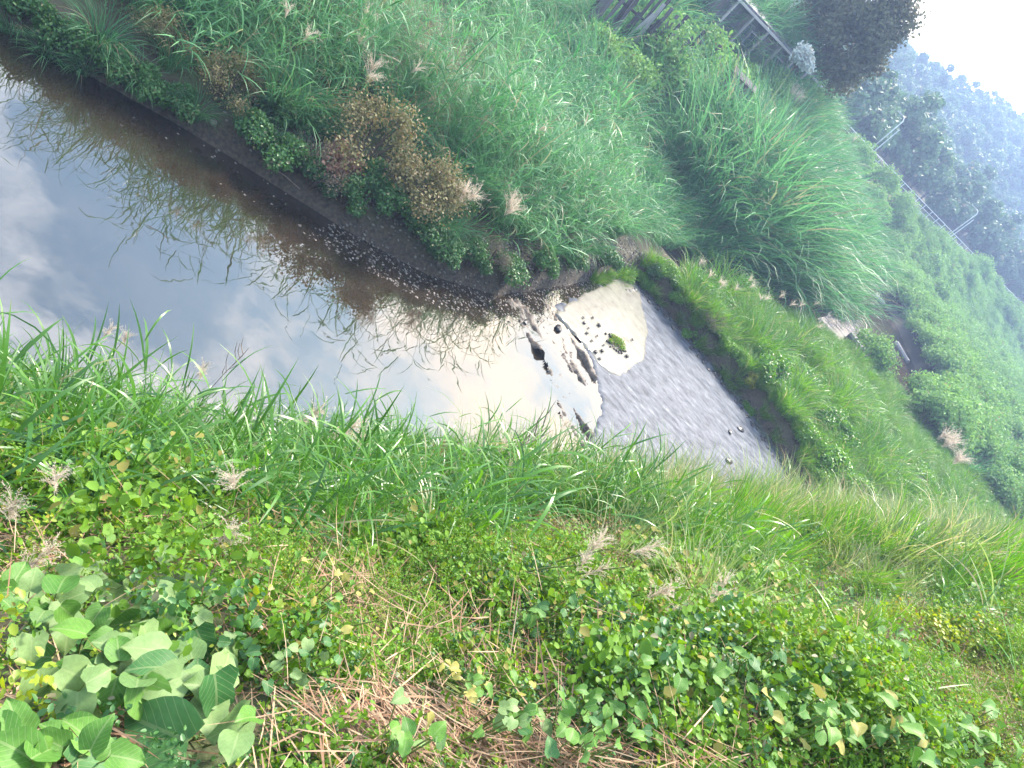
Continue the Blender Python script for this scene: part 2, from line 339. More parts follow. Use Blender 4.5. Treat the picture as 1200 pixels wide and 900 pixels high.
def sheet(name, P, z, m, step=0.25, zfun=None, **kw):
    """flat or gently shaped sheet filling polygon P"""
    P = np.array(P); lo = P.min(0); hi = P.max(0)
    xs = np.arange(lo[0], hi[0] + step, step); ys = np.arange(lo[1], hi[1] + step, step)
    X, Y = np.meshgrid(xs, ys); n = len(xs); idx = np.arange(X.size).reshape(X.shape)
    cx = (X[:-1, :-1] + X[1:, 1:]) / 2; cy = (Y[:-1, :-1] + Y[1:, 1:]) / 2
    k = inpoly(cx, cy, P)
    q = np.stack([idx[:-1, :-1], idx[:-1, 1:], idx[1:, 1:], idx[1:, :-1]], -1)[k]
    Z = np.full(X.shape, float(z)) if zfun is None else zfun(X, Y)
    used, inv = np.unique(q, return_inverse=True)
    v = np.stack([X.ravel(), Y.ravel(), Z.ravel()], -1)[used]
    return link(name, new_mesh(name, v, inv.reshape(-1, 4), m, smooth=True), **kw)
def edged(P):
    n = len(P)
    def e(x, y):
        best = np.full(np.shape(x), 1e9)
        for i in range(n):
            ax, ay = P[i]; bx, by = P[(i + 1) % n]; ex, ey = bx - ax, by - ay
            t = np.clip(((x - ax) * ex + (y - ay) * ey) / (ex * ex + ey * ey), 0, 1)
            best = np.minimum(best, np.hypot(x - ax - t * ex, y - ay - t * ey))
        return np.where(inpoly(x, y, P), best, -best)
    return e
def grow(P, d):
    c = np.mean(np.array(P), 0); return [tuple(np.array(p) + (np.array(p) - c) / np.linalg.norm(np.array(p) - c) * d) for p in P]
px2 = lambda L, z=0.0: [tuple(atz(a, b, z))[:2] for a, b in L]
# river pool above the weir: one big flat face
PW = [(-44, -15), (-24, 1.2), (-10.5, 10.3), (-8.2, 12.0), (-5.2, 14.0), (-3.4, 15.2), (-2.3, 16.8), (-1.9, 19.2), (-0.6, 25.6), (2.3, 25.6), (5.6, 25.6), (8.8, 24.4), (10.6, 22.4)] + [tuple(from_un(u, 0.5)) for u in (20, 12, 5, 0, -10, -42)]
link('river_water', new_mesh('river_water', [(x, y, 0) for x, y in PW], [tuple(range(len(PW)))[::-1]], M_pool), kind='structure')
link('channel_water', new_mesh('channel_water', [(-3, 27.5, -0.36), (27, 27.5, -0.36), (27, 101, -0.36), (-3, 101, -0.36)], [(0, 1, 2, 3)], M_chan), kind='structure')

# apron below the weir: rippled shallow sheet
def apron_z(X, Y):
    return 0.035 + 0.016 * fbm(X * 0.35, Y * 1.2, 0.9) + 0.014 * fbm(X * 0.5, Y * 1.5, 0.25, 2)
APR = px2([(640, 352), (676, 400), (690, 440), (700, 478), (676, 515), (664, 560), (700, 640), (1010, 650), (985, 590), (945, 530), (888, 458), (830, 390), (790, 350), (742, 312), (690, 335)])
eA = edged(APR)
sheet('shallow_riffle', APR, 0, M_riff, 0.09, lambda X, Y: apron_z(X, Y) - 0.22 * (1 - sstep(0.0, 0.35, eA(X, Y) + 0.25 * fbm(X, Y, 0.5))), kind='structure')
# still pan: sandy bed, base colour whitened to stand for the sky's reflection
PAN = px2([(652, 368), (690, 345), (735, 322), (750, 346), (757, 392), (751, 420), (738, 428), (727, 441), (716, 438), (700, 425), (684, 402), (668, 385)])
eP = edged(grow(PAN, 0.15))
sheet('still_pan', grow(PAN, 0.15), 0.10, M_calm, 0.05, lambda X, Y: 0.056 - 0.12 * (1 - sstep(0.0, 0.10, eP(X, Y) + 0.12 * fbm(X, Y, 0.3, 4))), kind='structure')

# ------------------------------------------------------------------ grass builders
def blades(root, az, lean, droop, length, width, seg=6, fold=0.0, tint=None, twist=None, power=1.4):
    """N blades as strips; returns verts, quads, tint. Blade bends from `lean` (from vertical) by `droop` towards az."""
    n = len(az); s = np.linspace(0, 1, seg + 1)
    th = lean[:, None] + droop[:, None] * s[None] ** power
    ds = length[:, None] / seg
    thm = (th[:, :-1] + th[:, 1:]) / 2
    rr = np.concatenate([np.zeros((n, 1)), np.cumsum(np.sin(thm) * ds, 1)], 1)
    zz = np.concatenate([np.zeros((n, 1)), np.cumsum(np.cos(thm) * ds, 1)], 1)
    ca, sa = np.cos(az)[:, None], np.sin(az)[:, None]
    c = np.stack([root[:, 0:1] + rr * ca, root[:, 1:2] + rr * sa, root[:, 2:3] + zz], -1)
    tw = np.zeros(n) if twist is None else twist
    nx_, ny_, nz_ = np.cos(th) * ca, np.cos(th) * sa, -np.sin(th)
    wx, wy = -sa, ca
    ct, st = np.cos(tw)[:, None] * np.ones_like(th), np.sin(tw)[:, None] * s[None]
    wd = np.stack([wx * ct + nx_ * st, wy * ct + ny_ * st, nz_ * st], -1)
    prof = np.minimum(1, 0.45 + 2.2 * s) * (1 - s ** 2.6) + 0.03
    hw = (width[:, None] * prof[None] / 2)[..., None]
    k = 2
    vs = np.stack([c - wd * hw, c + wd * hw], 2)
    v = vs.reshape(-1, 3)
    b = (np.arange(n)[:, None] * (seg + 1) + np.arange(seg)[None]) * k
    f = np.stack([b, b + 1, b + 3, b + 2], -1).reshape(-1, 4)
    tt = np.repeat(tint, (seg + 1) * k, 0)
    tt = tt.reshape(n, seg + 1, k, 3).copy(); tt[..., 1] = s[None, :, None]
    tt[..., 2] = np.clip(tt[..., 2] + 0.5 * np.clip(s[None, :, None] - 0.85, 0, 1) * 4 * (tint[:, None, None, 0] > 0.6), 0, 1)
    return v, f, tt.reshape(-1, 3)
def join(parts):
    V, F_, T = [], [], []; o = 0
    for v, f, t in parts:
        V.append(v); F_.append(f + o); T.append(t); o += len(v)
    return np.concatenate(V), np.concatenate(F_), np.concatenate(T)
def rt(n, dry=0.06, lo=0, hi=1):
    t = np.zeros((n, 3)); t[:, 0] = rng.uniform(lo, hi, n); t[:, 2] = (rng.random(n) < dry) * rng.uniform(0.5, 1, n); return t
U = lambda a, b, n: rng.uniform(a, b, n)
def tussock(name, m, n, rad, ln, w, lean=(0.05, 0.5), droop=(0.5, 1.7), seg=6, dry=0.06, bias=None, biasw=0.0):
    r = rad * np.sqrt(rng.random(n)); a = U(0, 2 * math.pi, n)
    root = np.stack([r * np.cos(a), r * np.sin(a), U(-0.05, 0.02, n)], -1)
    az = a + rng.normal(0, 0.7, n)
    if bias is not None: az = np.where(rng.random(n) < biasw, bias + rng.normal(0, 0.6, n), az)
    p = blades(root, az, U(*lean, n) * (0.4 + 0.6 * r / rad), U(*droop, n), U(*ln, n), U(*w, n), seg, tint=rt(n, dry), twist=rng.normal(0, 0.8, n))
    return new_mesh(name, *p[:2], m, tint=p[2])
def cane(name, m, stems, rad, ht, leaves, ln, w, lean=(0.03, 0.35), dry=0.05, seg=5, bias=None, basal=30, sw=0.011, la0=(0.15, 0.6)):
    """upright leafy culms: each stem carries arching strap leaves up its length"""
    P = []
    r = rad * np.sqrt(rng.random(stems)); a = U(0, 2 * math.pi, stems)
    root = np.stack([r * np.cos(a), r * np.sin(a), np.full(stems, -0.05)], -1)
    az = a + rng.normal(0, 0.6, stems)
    if bias is not None: az = np.where(rng.random(stems) < 0.6, bias + rng.normal(0, 0.5, stems), az)
    le = U(*lean, stems); dr = U(0.1, 0.5, stems); H = U(*ht, stems)
    t = rt(stems, 0.1); t[:, 0] *= 0.5
    P.append(blades(root, az, le, dr, H, np.full(stems, sw), 5, tint=t))
    P.append(blades(root + [0.004, 0.004, 0], az + 1.57, le * 0, dr * 0, H * 0.0 + 0.02, np.full(stems, sw), 1, tint=t))
    for i in range(leaves):
        s = (i + 1.2) / (leaves + 0.6) * np.ones(stems) + rng.normal(0, 0.04, stems); s = np.clip(s, 0.1, 1)
        th = le + dr * s ** 1.4 * 0.6
        pos = root + np.stack([H * s * np.sin(th) * np.cos(az), H * s * np.sin(th) * np.sin(az), H * s * np.cos(th)], -1)
        la = az + (i % 2) * math.pi + rng.normal(0, 0.9, stems)
        f = 1 - 0.35 * np.abs(s - 0.6)
        P.append(blades(pos, la, th + U(*la0, stems), U(0.5, 1.7, stems), U(*ln, stems) * f, U(*w, stems), seg, tint=rt(stems, dry), twist=rng.normal(0, 0.9, stems)))
    if basal:
        rr = rad * np.sqrt(rng.random(basal)); aa = U(0, 6.28, basal)
        P.append(blades(np.stack([rr * np.cos(aa), rr * np.sin(aa), np.full(basal, -0.03)], -1), aa, U(0.2, 0.7, basal), U(0.4, 1.5, basal), U(*ln, basal), U(*w, basal), seg, tint=rt(basal, 0.25)))
    v, f, tt = join(P)
    return new_mesh(name, v, f, m, tint=tt)
def leafcloud(n, centres, radii, size, tintfun=None, shell=0.55, aspect=1.7, updir=0.35, squash=0.85, dry=0.03):
    """folded four-corner leaves filling several lumps"""
    k = rng.integers(0, len(centres), n) if True else 0
    c = np.asarray(centres)[k]; R0 = np.asarray(radii)[k]
    d = rng.normal(size=(n, 3)); d /= np.linalg.norm(d, axis=1)[:, None]
    rr = R0 * (shell + (1 - shell) * rng.random(n)) * (0.8 + 0.4 * rng.random(n))
    p = c + d * rr[:, None] * [1, 1, squash]
    nrm = d * 0.6 + rng.normal(size=(n, 3)) * 0.6 + [0, 0, updir]; nrm /= np.linalg.norm(nrm, axis=1)[:, None]
    ax = rng.normal(size=(n, 3)) + d * 0.6 - [0, 0, 0.3]; ax -= nrm * (ax * nrm).sum(1)[:, None]; ax /= np.linalg.norm(ax, axis=1)[:, None]
    sd = np.cross(nrm, ax); s = (size[0] + (size[1] - size[0]) * rng.random(n))[:, None]
    w = s / aspect * .5
    v = np.stack([p - ax * s * .5, p - ax * s * .22 + sd * w - nrm * s * -0.06, p + ax * s * .2 + sd * w * .8 - nrm * s * -0.03, p + ax * s * .5 - nrm * s * 0.1,
                  p + ax * s * .2 - sd * w * .8 - nrm * s * -0.03, p - ax * s * .22 - sd * w - nrm * s * -0.06], 1).reshape(-1, 3)
    b = np.arange(n)[:, None] * 6
    f = np.concatenate([b + np.array([0, 1, 2, 3]), b + np.array([3, 4, 5, 0])])
    lump = rng.random(len(centres))[k]
    t = np.zeros((n, 3)); t[:, 0] = np.clip(0.5 * lump + 0.5 * rng.random(n), 0, 1); t[:, 2] = (rng.random(n) < dry) * 0.8
    return v, f, np.repeat(t, 6, 0)
def lumps(n, spread, rad, zc, seed_r=0.6):
    C = []; Rr = []
    for i in range(n):
        a = random.uniform(0, 6.283); r = spread * math.sqrt(random.random())
        C.append((r * math.cos(a), r * math.sin(a), zc[0] + (zc[1] - zc[0]) * (1 - (r / spread) ** 2 * 0.7) * random.uniform(0.55, 1))); Rr.append(random.uniform(*rad))
    return C, Rr
def twigs(name, C, mat_, base=0.03, n=5):
    mb = MB()
    for c in C:
        c = Vector(c); m1 = Vector((c.x * 0.35, c.y * 0.35, c.z * 0.5)); mb.tube([(c.x * .05, c.y * .05, -0.1), m1, c], [base, base * 0.7, base * 0.25], n)
    return mb.mesh(name, mat_)

# ------------------------------------------------------------------ meshes shared between alike plants
CAN = [cane('cane_grass', M_near, 11, 0.20, (0.75, 1.4), 7, (0.45, 0.9), (0.018, 0.034), lean=(0.0, 0.26), basal=18, la0=(.08, .42)) for _ in range(5)]
FIN = [tussock('fine_grass', M_fine, 150, 0.28, (0.6, 1.1), (0.011, 0.021), (0.03, 0.40), (0.1, 0.8), 5, 0.05) for _ in range(3)]
PAL = [tussock('pale_grass', M_pale, 190, 0.32, (0.5, 1.1), (0.009, 0.017), (0.05, 0.6), (0.5, 1.6), 5, 0.22) for _ in range(3)]
REE = [cane('reed', M_reed, 20, 0.42, (1.3, 2.4), 11, (0.38, 0.75), (0.015, 0.027), (0.03, 0.4), 0.05, 4, basal=30) for _ in range(5)]
FOU = [tussock('fountain_grass', M_reed, 200, 0.25, (1.1, 2.0), (0.014, 0.026), (0.05, 0.5), (1.0, 2.2), 7, 0.05) for _ in range(4)]
FRE = [tussock('far_reed', M_reed, 170, 0.7, (1.2, 2.6), (0.028, 0.052), (0.05, 0.5), (0.6, 2.0), 5, 0.07) for _ in range(4)]
SGR = [tussock('bank_grass', M_strip, 260, 0.45, (0.6, 1.3), (0.014, 0.028), (0.05, 0.55), (0.5, 1.6), 5, 0.08) for _ in range(4)]

def make_bush(kind, m, nl_, leaf, spread, zc, rad, nlump, dry=0.03, aspect=1.7, shell=0.45):
    C, Rr = lumps(nlump, spread, rad, zc)
    v, f, t = leafcloud(nl_, C, Rr, leaf, dry=dry, aspect=aspect, shell=shell)
    return new_mesh(kind + '_foliage', v, f, m, tint=t), twigs(kind + '_stems', C, M_bark)
BUS = [make_bush('bush', M_bush, 2600, (0.06, 0.13), 0.6, (0.3, 1.0), (0.25, 0.45), 10) for _ in range(4)]
SBU = [make_bush('leafy_bush', M_strip, 2600, (0.06, 0.12), 0.65, (0.25, 0.8), (0.25, 0.42), 10) for _ in range(4)]
OLI = [make_bush('seeded_shrub', M_olive, 4200, (0.025, 0.06), 0.65, (0.4, 1.35), (0.28, 0.5), 12, 0.15, 1.6, 0.15) for _ in range(2)]
REDB = make_bush('red_weed', M_red, 1100, (0.03, 0.07), 0.28, (0.2, 0.5), (0.12, 0.22), 6)
MAU = make_bush('dry_shrub', M_mauve, 1900, (0.02, 0.05), 0.45, (0.3, 0.9), (0.2, 0.4), 9, 0.2, 3.0, 0.1)
YEL = make_bush('yellow_shrub', M_yel, 700, (0.08, 0.16), 0.25, (0.2, 0.7), (0.15, 0.25), 6, 0.02, 3.0)
FBU = [make_bush('far_bush', M_scrub, 3200, (0.12, 0.26), 1.3, (0.5, 1.9), (0.5, 1.0), 13, 0.03, 2.4, 0.4) for _ in range(5)]

def put(name, pr, x, y, label, cat, group=None, scl=1.0, dz=-0.05, rot=None, tilt=0.0, mk=None):
    if mk: w = by_mark(mk, x, y); label += ', ' + w; group = (group or name) + ' ' + w
    z = hz(x, y) + dz; a = random.uniform(0, 6.28) if rot is None else rot
    return link(name, pr, None, (x, y, z), (random.gauss(0, tilt), random.gauss(0, tilt), a), scl, label, cat, group)
def put_bush(name, pr, x, y, label, group=None, scl=1.0, cat='bush', dz=-0.08, mk=None):
    if mk: w = by_mark(mk, x, y); label += ', ' + w; group = (group or name) + ' ' + w
    s = scl if hasattr(scl, '__len__') else (scl * random.uniform(0.9, 1.1), scl * random.uniform(0.9, 1.1), scl)
    t = thing(name, label, cat, (x, y, hz(x, y) + dz), (0, 0, random.uniform(0, 6.28)), s, group)
    link('foliage', pr[0], t); link('stem', pr[1], t); return t

def scatter(n, xr, yr, cond, mind=0.0, margin=110, hgt=1.0):
    """random spots meeting cond(x, y) that the photograph could see, at least mind apart"""
    out = []; cell = {}
    k = 0
    while len(out) < n and k < 24:
        k += 1
        x = rng.uniform(*xr, 4000); y = rng.uniform(*yr, 4000)
        z = height(x, y); ok = cond(x, y) & in_frame(np.stack([x, y, z + hgt * 0.6], -1), margin)
        for a, b in zip(x[ok], y[ok]):
            if mind:
                ci, cj = int(a / mind), int(b / mind)
                if any((a - p) ** 2 + (b - q) ** 2 < mind * mind for i in (-1, 0, 1) for j in (-1, 0, 1) for p, q in cell.get((ci + i, cj + j), ())): continue
                cell.setdefault((ci, cj), []).append((a, b))
            out.append((float(a), float(b)))
            if len(out) >= n: break
    return out
def pxof(x, y, dz=0.0):
    a, b, d = project(np.array([x, y, hz(x, y) + dz])); return float(a), float(b)
_MK = {}
def marks(key, spots):
    _MK[key] = spots
def by_mark(key, x, y, dz=.5):
    a, b = pxof(x, y, dz); return min(_MK[key], key=lambda m: (m[0] - a) ** 2 + (m[1] - b) ** 2)[2]
marks('far', [(60, 20, 'above the brown shallows'), (200, 20, 'beside the large fountain grass'), (270, 100, 'between the fountain grass and the gravel'), (345, 30, 'around the highest beige plumes'), (410, 110, 'behind the red weed'), (460, 60, 'around the wide fluffy plume'), (520, 140, 'behind the ochre seeded shrubs'), (560, 240, 'around the double plume by the gravel'), (560, 50, 'high above the fluffy plume'),
              (640, 160, 'around the lone thin plume'), (660, 280, 'above the end of the gravel'), (720, 240, 'over the head of the still pan'), (650, 40, 'below the left end of the plank wall'), (740, 120, 'below the plank wall'), (760, 200, 'where the side channel begins')])
marks('tall', [(690, 60, 'just below the left end of the plank wall'), (740, 60, 'close under the middle of the plank wall'), (800, 100, 'close under the right end of the plank wall'), (720, 170, 'far below the plank wall'), (830, 190, 'below and left of the board hut'), (800, 240, 'above the mouth of the side channel'), (780, 130, 'below the middle of the plank wall'), (850, 140, 'below the board hut'), (850, 330, 'behind the row of small plumes'), (930, 350, 'low down by the side channel'), (900, 220, 'in the middle of the big reed mound'), (940, 130, 'around the cream plumes under the dark tree'), (980, 230, 'along the outer crest of the reed mound'), (1000, 330, 'at the tip of the reed mound'), (900, 80, 'below the tin shed')])
marks('strip', [(790, 330, 'at its upper tip'), (850, 350, 'along the row of small plumes'), (840, 410, 'next to the upper riffle edge'), (890, 440, 'around the yellow green shrub'), (930, 400, 'near its crest'), (930, 510, 'beside the lower riffle'), (1000, 450, 'in its middle'), (1060, 500, 'before the large beige plumes'), (1000, 560, 'where it meets the pale grass'), (1090, 570, 'behind the tall bluish blade')])
marks('near', [(40, 450, 'at the far left'), (60, 580, 'around the spiky seed head'), (150, 430, 'below the thin plumes'), (180, 560, 'behind the large leaved vines'), (260, 480, 'below the dark forked stalk'), (320, 590, 'around the brown seed head'), (390, 530, 'around the fluffy plume'), (450, 620, 'behind the small weeds'), (520, 550, 'beside the dead brown clump'), (590, 540, 'below the bare forked stalk'), (570, 640, 'above the straw bundle'), (660, 560, 'in front of the weir streaks'), (700, 630, 'behind the star shaped seed heads'), (760, 570, 'in front of the riffle'), (820, 640, 'above the drooping tan seed head'), (850, 580, 'below the outer end of the riffle'), (930, 600, 'beyond the riffle'), (1000, 640, 'behind the upright vine'), (1080, 620, 'beside the tall bluish blade'), (1160, 620, 'far along the bank')])
marks('scrub', [(1060, 300, 'at the top of the side channel'), (1110, 330, 'below the nearer lamp post'), (1060, 230, 'between the two lamp posts'), (1000, 160, 'below the farther lamp post'), (1150, 400, 'across from the floating board'), (1100, 480, 'above the big strip plumes'), (1180, 330, 'below the end of the railing'), (1180, 480, 'at the bend beyond the strip'), (1160, 560, 'behind the pale bank grass')])
marks('hill', [(1010, 60, 'right of the dark tree'), (1050, 110, 'above the farther lamp post'), (1100, 130, 'under the dip of the ridge'), (1150, 170, 'high on the ridge'), (1090, 200, 'between the lamp posts'), (1150, 240, 'above the nearer lamp post'), (1190, 280, 'beyond the nearer lamp post'), (1180, 160, 'at the end of the ridge')])
hidden = bpy.data.collections.new('scatter_sources')
GAP = [(1022, 345), (1036, 340), (1072, 405), (1094, 452), (1074, 462), (1046, 412)]
def clear_gap(pts, dz):
    a = np.array(pts, float).reshape(-1, 2); z = height(a[:, 0], a[:, 1]); bad = np.zeros(len(a), bool)
    for h in (.2, dz * .5, dz):
        qx, qy, _ = project(np.stack([a[:, 0], a[:, 1], z + h], -1)); bad |= inpoly(qx, qy, GAP)
    return [q for q, b in zip(pts, bad) if not b]
def stuff(name, pts, meshes, smin, smax, label, cat, tilt=0.15, dz=-0.05, pick=None, size=None, zmin=None):
    """one object of many instances on points"""
    pts = np.array(pts, float).reshape(-1, 2)
    src = bpy.data.collections.new(name + '_source')
    for i, me in enumerate(meshes):
        o = bpy.data.objects.new('%s_source_%s' % (name, 'abcdefgh'[i]), me); src.objects.link(o)
    z = height(pts[:, 0], pts[:, 1]) + dz; n = len(pts)
    if zmin is not None: z = np.maximum(z, zmin)
    me = bpy.data.meshes.new(name); me.vertices.add(n); me.vertices.foreach_set('co', np.stack([pts[:, 0], pts[:, 1], z], -1).astype(np.float32).ravel())
    ar = me.attributes.new('rot', 'FLOAT_VECTOR', 'POINT'); ar.data.foreach_set('vector', np.stack([rng.normal(0, tilt, n), rng.normal(0, tilt, n), U(0, 6.28, n)], -1).astype(np.float32).ravel())
    a2 = me.attributes.new('scl', 'FLOAT', 'POINT'); a2.data.foreach_set('value', (U(smin, smax, n) * (1 if size is None else size(pts[:, 0], pts[:, 1]))).astype(np.float32))
    a3 = me.attributes.new('idx', 'INT', 'POINT'); a3.data.foreach_set('value', (rng.integers(0, len(meshes), n) if pick is None else pick(pts[:, 0], pts[:, 1])).astype(np.int32))
    ng = bpy.data.node_groups.new(name + '_nodes', 'GeometryNodeTree')
    ng.interface.new_socket('Geometry', in_out='INPUT', socket_type='NodeSocketGeometry'); ng.interface.new_socket('Geometry', in_out='OUTPUT', socket_type='NodeSocketGeometry')
    gi = ng.nodes.new('NodeGroupInput'); go = ng.nodes.new('NodeGroupOutput'); ip = ng.nodes.new('GeometryNodeInstanceOnPoints'); ip.inputs['Pick Instance'].default_value = True
    ci = ng.nodes.new('GeometryNodeCollectionInfo'); ci.inputs['Collection'].default_value = src; ci.inputs['Separate Children'].default_value = True; ci.inputs['Reset Children'].default_value = True
    def na(nm, ty):
        q = ng.nodes.new('GeometryNodeInputNamedAttribute'); q.data_type = ty; q.inputs['Name'].default_value = nm; return q.outputs['Attribute']
    lk = ng.links.new
    lk(gi.outputs[0], ip.inputs['Points']); lk(ci.outputs[0], ip.inputs['Instance']); lk(na('idx', 'INT'), ip.inputs['Instance Index'])
    e = ng.nodes.new('FunctionNodeEulerToRotation'); lk(na('rot', 'FLOAT_VECTOR'), e.inputs[0]); lk(e.outputs[0], ip.inputs['Rotation'])
    lk(na('scl', 'FLOAT'), ip.inputs['Scale']); lk(ip.outputs[0], go.inputs[0])
    o = link(name, me, label=label, cat=cat, kind='stuff'); md = o.modifiers.new('scatter', 'NODES'); md.node_group = ng
    return o

# ------------------------------------------------------------------ near bank: tall grass by the water
UND = lambda x, y: (du_of(x, y), dn_of(x, y))
def zone(u0, u1, n0, n1):
    def c(x, y):
        u, n = UND(x, y); return (u > u0) & (u < u1) & (n > n0) & (n < n1)
    return c
def foot(u): return 4.35 + 0.35 * np.sin(u * 1.3) - 0.04 * np.clip(u, 0, 30)
cz = lambda x, y: (lambda u, n: (u > -4.5) & (u < 5.4) & (n > np.where(u > -.5, .45, 0)) & (n < foot(u)))(*UND(x, y))
for x, y in scatter(150, (-9, 6), (-2, 13), cz, 0.36, 200):
    u, n = float(du_of(x, y)), float(dn_of(x, y))
    if n < 1.4: lab, g = 'tall cane grass over the pool', 'cane grass along the pool edge'
    elif n < 3: lab, g = 'arching cane grass on mid bank', 'cane grass halfway up the near bank'
    else: lab, g = 'short strap leaved grass by the weeds', 'cane grass next to the weeds'
    put('cane_grass_clump', random.choice(CAN), x, y, lab, 'grass clump', g, random.uniform(0.8, 1.2) * (1.25 if u < -1.6 else (0.72 if n > 2.2 else 0.46)), tilt=0.12, mk='near')
fz = lambda x, y: (lambda u, n: (u > 4.3) & (u < 9.6) & (n > 0.55) & (n < foot(u) + 0.2))(*UND(x, y))
for x, y in scatter(130, (-2, 12), (4, 20), fz, 0.45, 150):
    n = float(dn_of(x, y))
    lab, g = ('fine bright grass tuft near the water', 'fine grass beside the weir') if n < 2 else ('fine bright grass tuft next to the weeds', 'fine grass next to the weeds')
    k = random.random(); low = .62 if n < 2.2 else .85
    if k < .5: put('fine_grass_tuft', random.choice(FIN), x, y, lab, 'grass clump', g, low * random.uniform(0.8, 1.25), tilt=0.2, mk='near')
    elif k < .85: put('cane_grass_clump', random.choice(CAN), x, y, 'coarse leafy clump in fine grass', 'grass clump', 'coarse clumps among the fine grass', low * random.uniform(0.5, 0.85), tilt=0.2, mk='near')
    else: put('pale_grass_tuft', random.choice(PAL), x, y, 'pale dry tipped tuft among fine grass', 'grass clump', 'pale tufts among the fine grass', random.uniform(0.7, 1.1), tilt=0.2, mk='near')
pz = lambda x, y: (lambda u, n: (u > 8.8) & (u < 40) & (n > -0.3) & (n < 5.2))(*UND(x, y))
for i, (x, y) in enumerate(scatter(230, (2, 32), (10, 42), pz, 0.6, 120)):
    if i % 5 == 0: put('fine_grass_tuft', random.choice(FIN), x, y, 'yellow green tuft among pale grass', 'grass clump', 'green tufts among the pale grass', random.uniform(0.9, 1.3), tilt=0.15, mk='near')
    else: put('pale_grass_tuft', random.choice(PAL), x, y, 'pale seeding grass tuft', 'grass clump', 'pale grass on the bank beyond the weir', random.uniform(0.9, 1.4), tilt=0.15, mk='near')

gz = lambda x, y: (lambda u, n: (u > 3.0) & (u < 20) & (n > foot(u) - .1) & (n < foot(u) + 1.5) & (fbm(x, y, 1.1, 2) > -.12))(*UND(x, y))
for x, y in scatter(85, (-1, 20), (2, 24), gz, .42, 80):
    k = random.random()
    if k < .45: put('weedy_grass_tuft', random.choice(PAL), x, y, 'thin pale grass straggling among weeds', 'grass clump', 'straggling grass among the weeds', random.uniform(.4, .8), tilt=.35, mk='near')
    elif k < .8: put('weedy_grass_tuft', random.choice(SGR), x, y, 'short green grass tangled with weeds', 'grass clump', 'green grass tangled with the weeds', random.uniform(.4, .7), tilt=.35, mk='near')
    else: put('weedy_grass_tuft', random.choice(CAN), x, y, 'leaning coarse grass tangled with vines', 'grass clump', 'coarse grass tangled with the vines', random.uniform(.4, .65), tilt=.35, mk='near')
STRAWS = [(35, 640, 260, .34, 'flattened heap of pale straw beside the cane grass', (.2, .6)), (45, 860, 260, .20, 'tangle of grey straw under the large leaves', (.15, .4)), (485, 845, 320, .27, 'long bundled heap of dry straw at the bottom edge', (.2, .6)),
          (600, 880, 300, .26, 'reddish straw heap below the long straw bundle', (.2, .5)), (770, 885, 260, .3, 'loose straw under the dense green vine', (.2, .5)), (425, 835, 130, .18, 'broken pale straw left of the long bundle', (.1, .35)), (650, 800, 90, .18, 'short straw stubble under the yellow weeds', (.1, .25)),
          (230, 715, 90, .2, 'thin pinkish straw patch among the weeds', (.1, .3)), (1100, 740, 200, .4, 'rusty dead vine and straw under the far right leaves', (.2, .6)), (1180, 880, 140, .3, 'grey straw at the lower right corner', (.1, .35)), (950, 715, 80, .3, 'pale broken cane bits among the vines', (.1, .35)), (330, 820, 110, .2, 'scattered straw beside the large dusty leaves', (.1, .35)), (870, 860, 120, .25, 'pale straw between the vines of the bottom edge', (.1, .3))]
SXY = [(*hit(a, b, .05)[:2], r) for a, b, _, r, _, _ in STRAWS]
# foreground weeds: ground cover nobody could count
def weed_patch(nl_, m, rad, hgt, leaf, aspect=1.5, dry=0.05, nst=14):
    st = []; r = rad * np.sqrt(rng.random(nst)); a = U(0, 6.28, nst)
    C = np.stack([r * np.cos(a), r * np.sin(a), U(hgt * 0.2, hgt, nst)], -1)
    v, f, t = leafcloud(nl_, C, np.full(nst, rad * 0.32), leaf, aspect=aspect, updir=0.9, dry=dry, shell=0.2)
    return new_mesh('weed_patch', v, f, m, tint=t)
WEE = [weed_patch(170, M_weed, 0.17, 0.22, (0.014, 0.032)), weed_patch(200, M_wyel, 0.17, 0.20, (0.010, 0.024)), weed_patch(260, M_wbrn, 0.17, 0.24, (0.008, 0.02), 2.2, 0.3), weed_patch(90, M_weed, 0.2, 0.16, (0.022, 0.042), 1.25),
       weed_patch(150, M_bush, 0.17, 0.16, (0.014, 0.03), 1.6), weed_patch(260, M_weed, 0.15, 0.30, (0.008, 0.020), 2.6, 0.08), weed_patch(60, M_wyel, 0.2, 0.14, (0.018, 0.036), 1.3, 0.1)]
wz = lambda x, y: (lambda u, n: (u > -5) & (u < 26) & (n > foot(u) - 0.6) & (n < 9.5))(*UND(x, y)) & (np.hypot(x, y) > 0.7)
wp = scatter(8500, (-5, 24), (-3, 24), wz, 0.0, 250, 0.2) + scatter(5500, (-3, 7), (-1.5, 7), wz, 0.0, 150, 0.2)
_w = np.array(wp); _px, _py, _ = project(np.stack([_w[:, 0], _w[:, 1], height(_w[:, 0], _w[:, 1])], -1))
_d = np.min([np.hypot(np.array(wp)[:, 0] - a, np.array(wp)[:, 1] - b) / r for a, b, r in SXY], 0)
_keep = (rng.random(len(wp)) < np.clip((_d - .35) * 1.6, .12, 1)) & ~((_px < 310) & (_py > 655) & (rng.random(len(wp)) < .8))
wp = [w for w, k in zip(wp, _keep) if k]
def weed_pick(x, y):
    a = fbm(x, y, 1.3, 3) + rng.normal(0, .16, len(x)); b = fbm(x + 40, y, 1.7, 3) + rng.normal(0, .16, len(x))
    i = np.where(a > .36, 2, np.where(a > .02, 5, np.where(a > -.22, 0, 4)))
    i = np.where(b > .25, 1, i); i = np.where(b < -.33, 3, i); return np.where(rng.random(len(x)) < .06, 6, i)
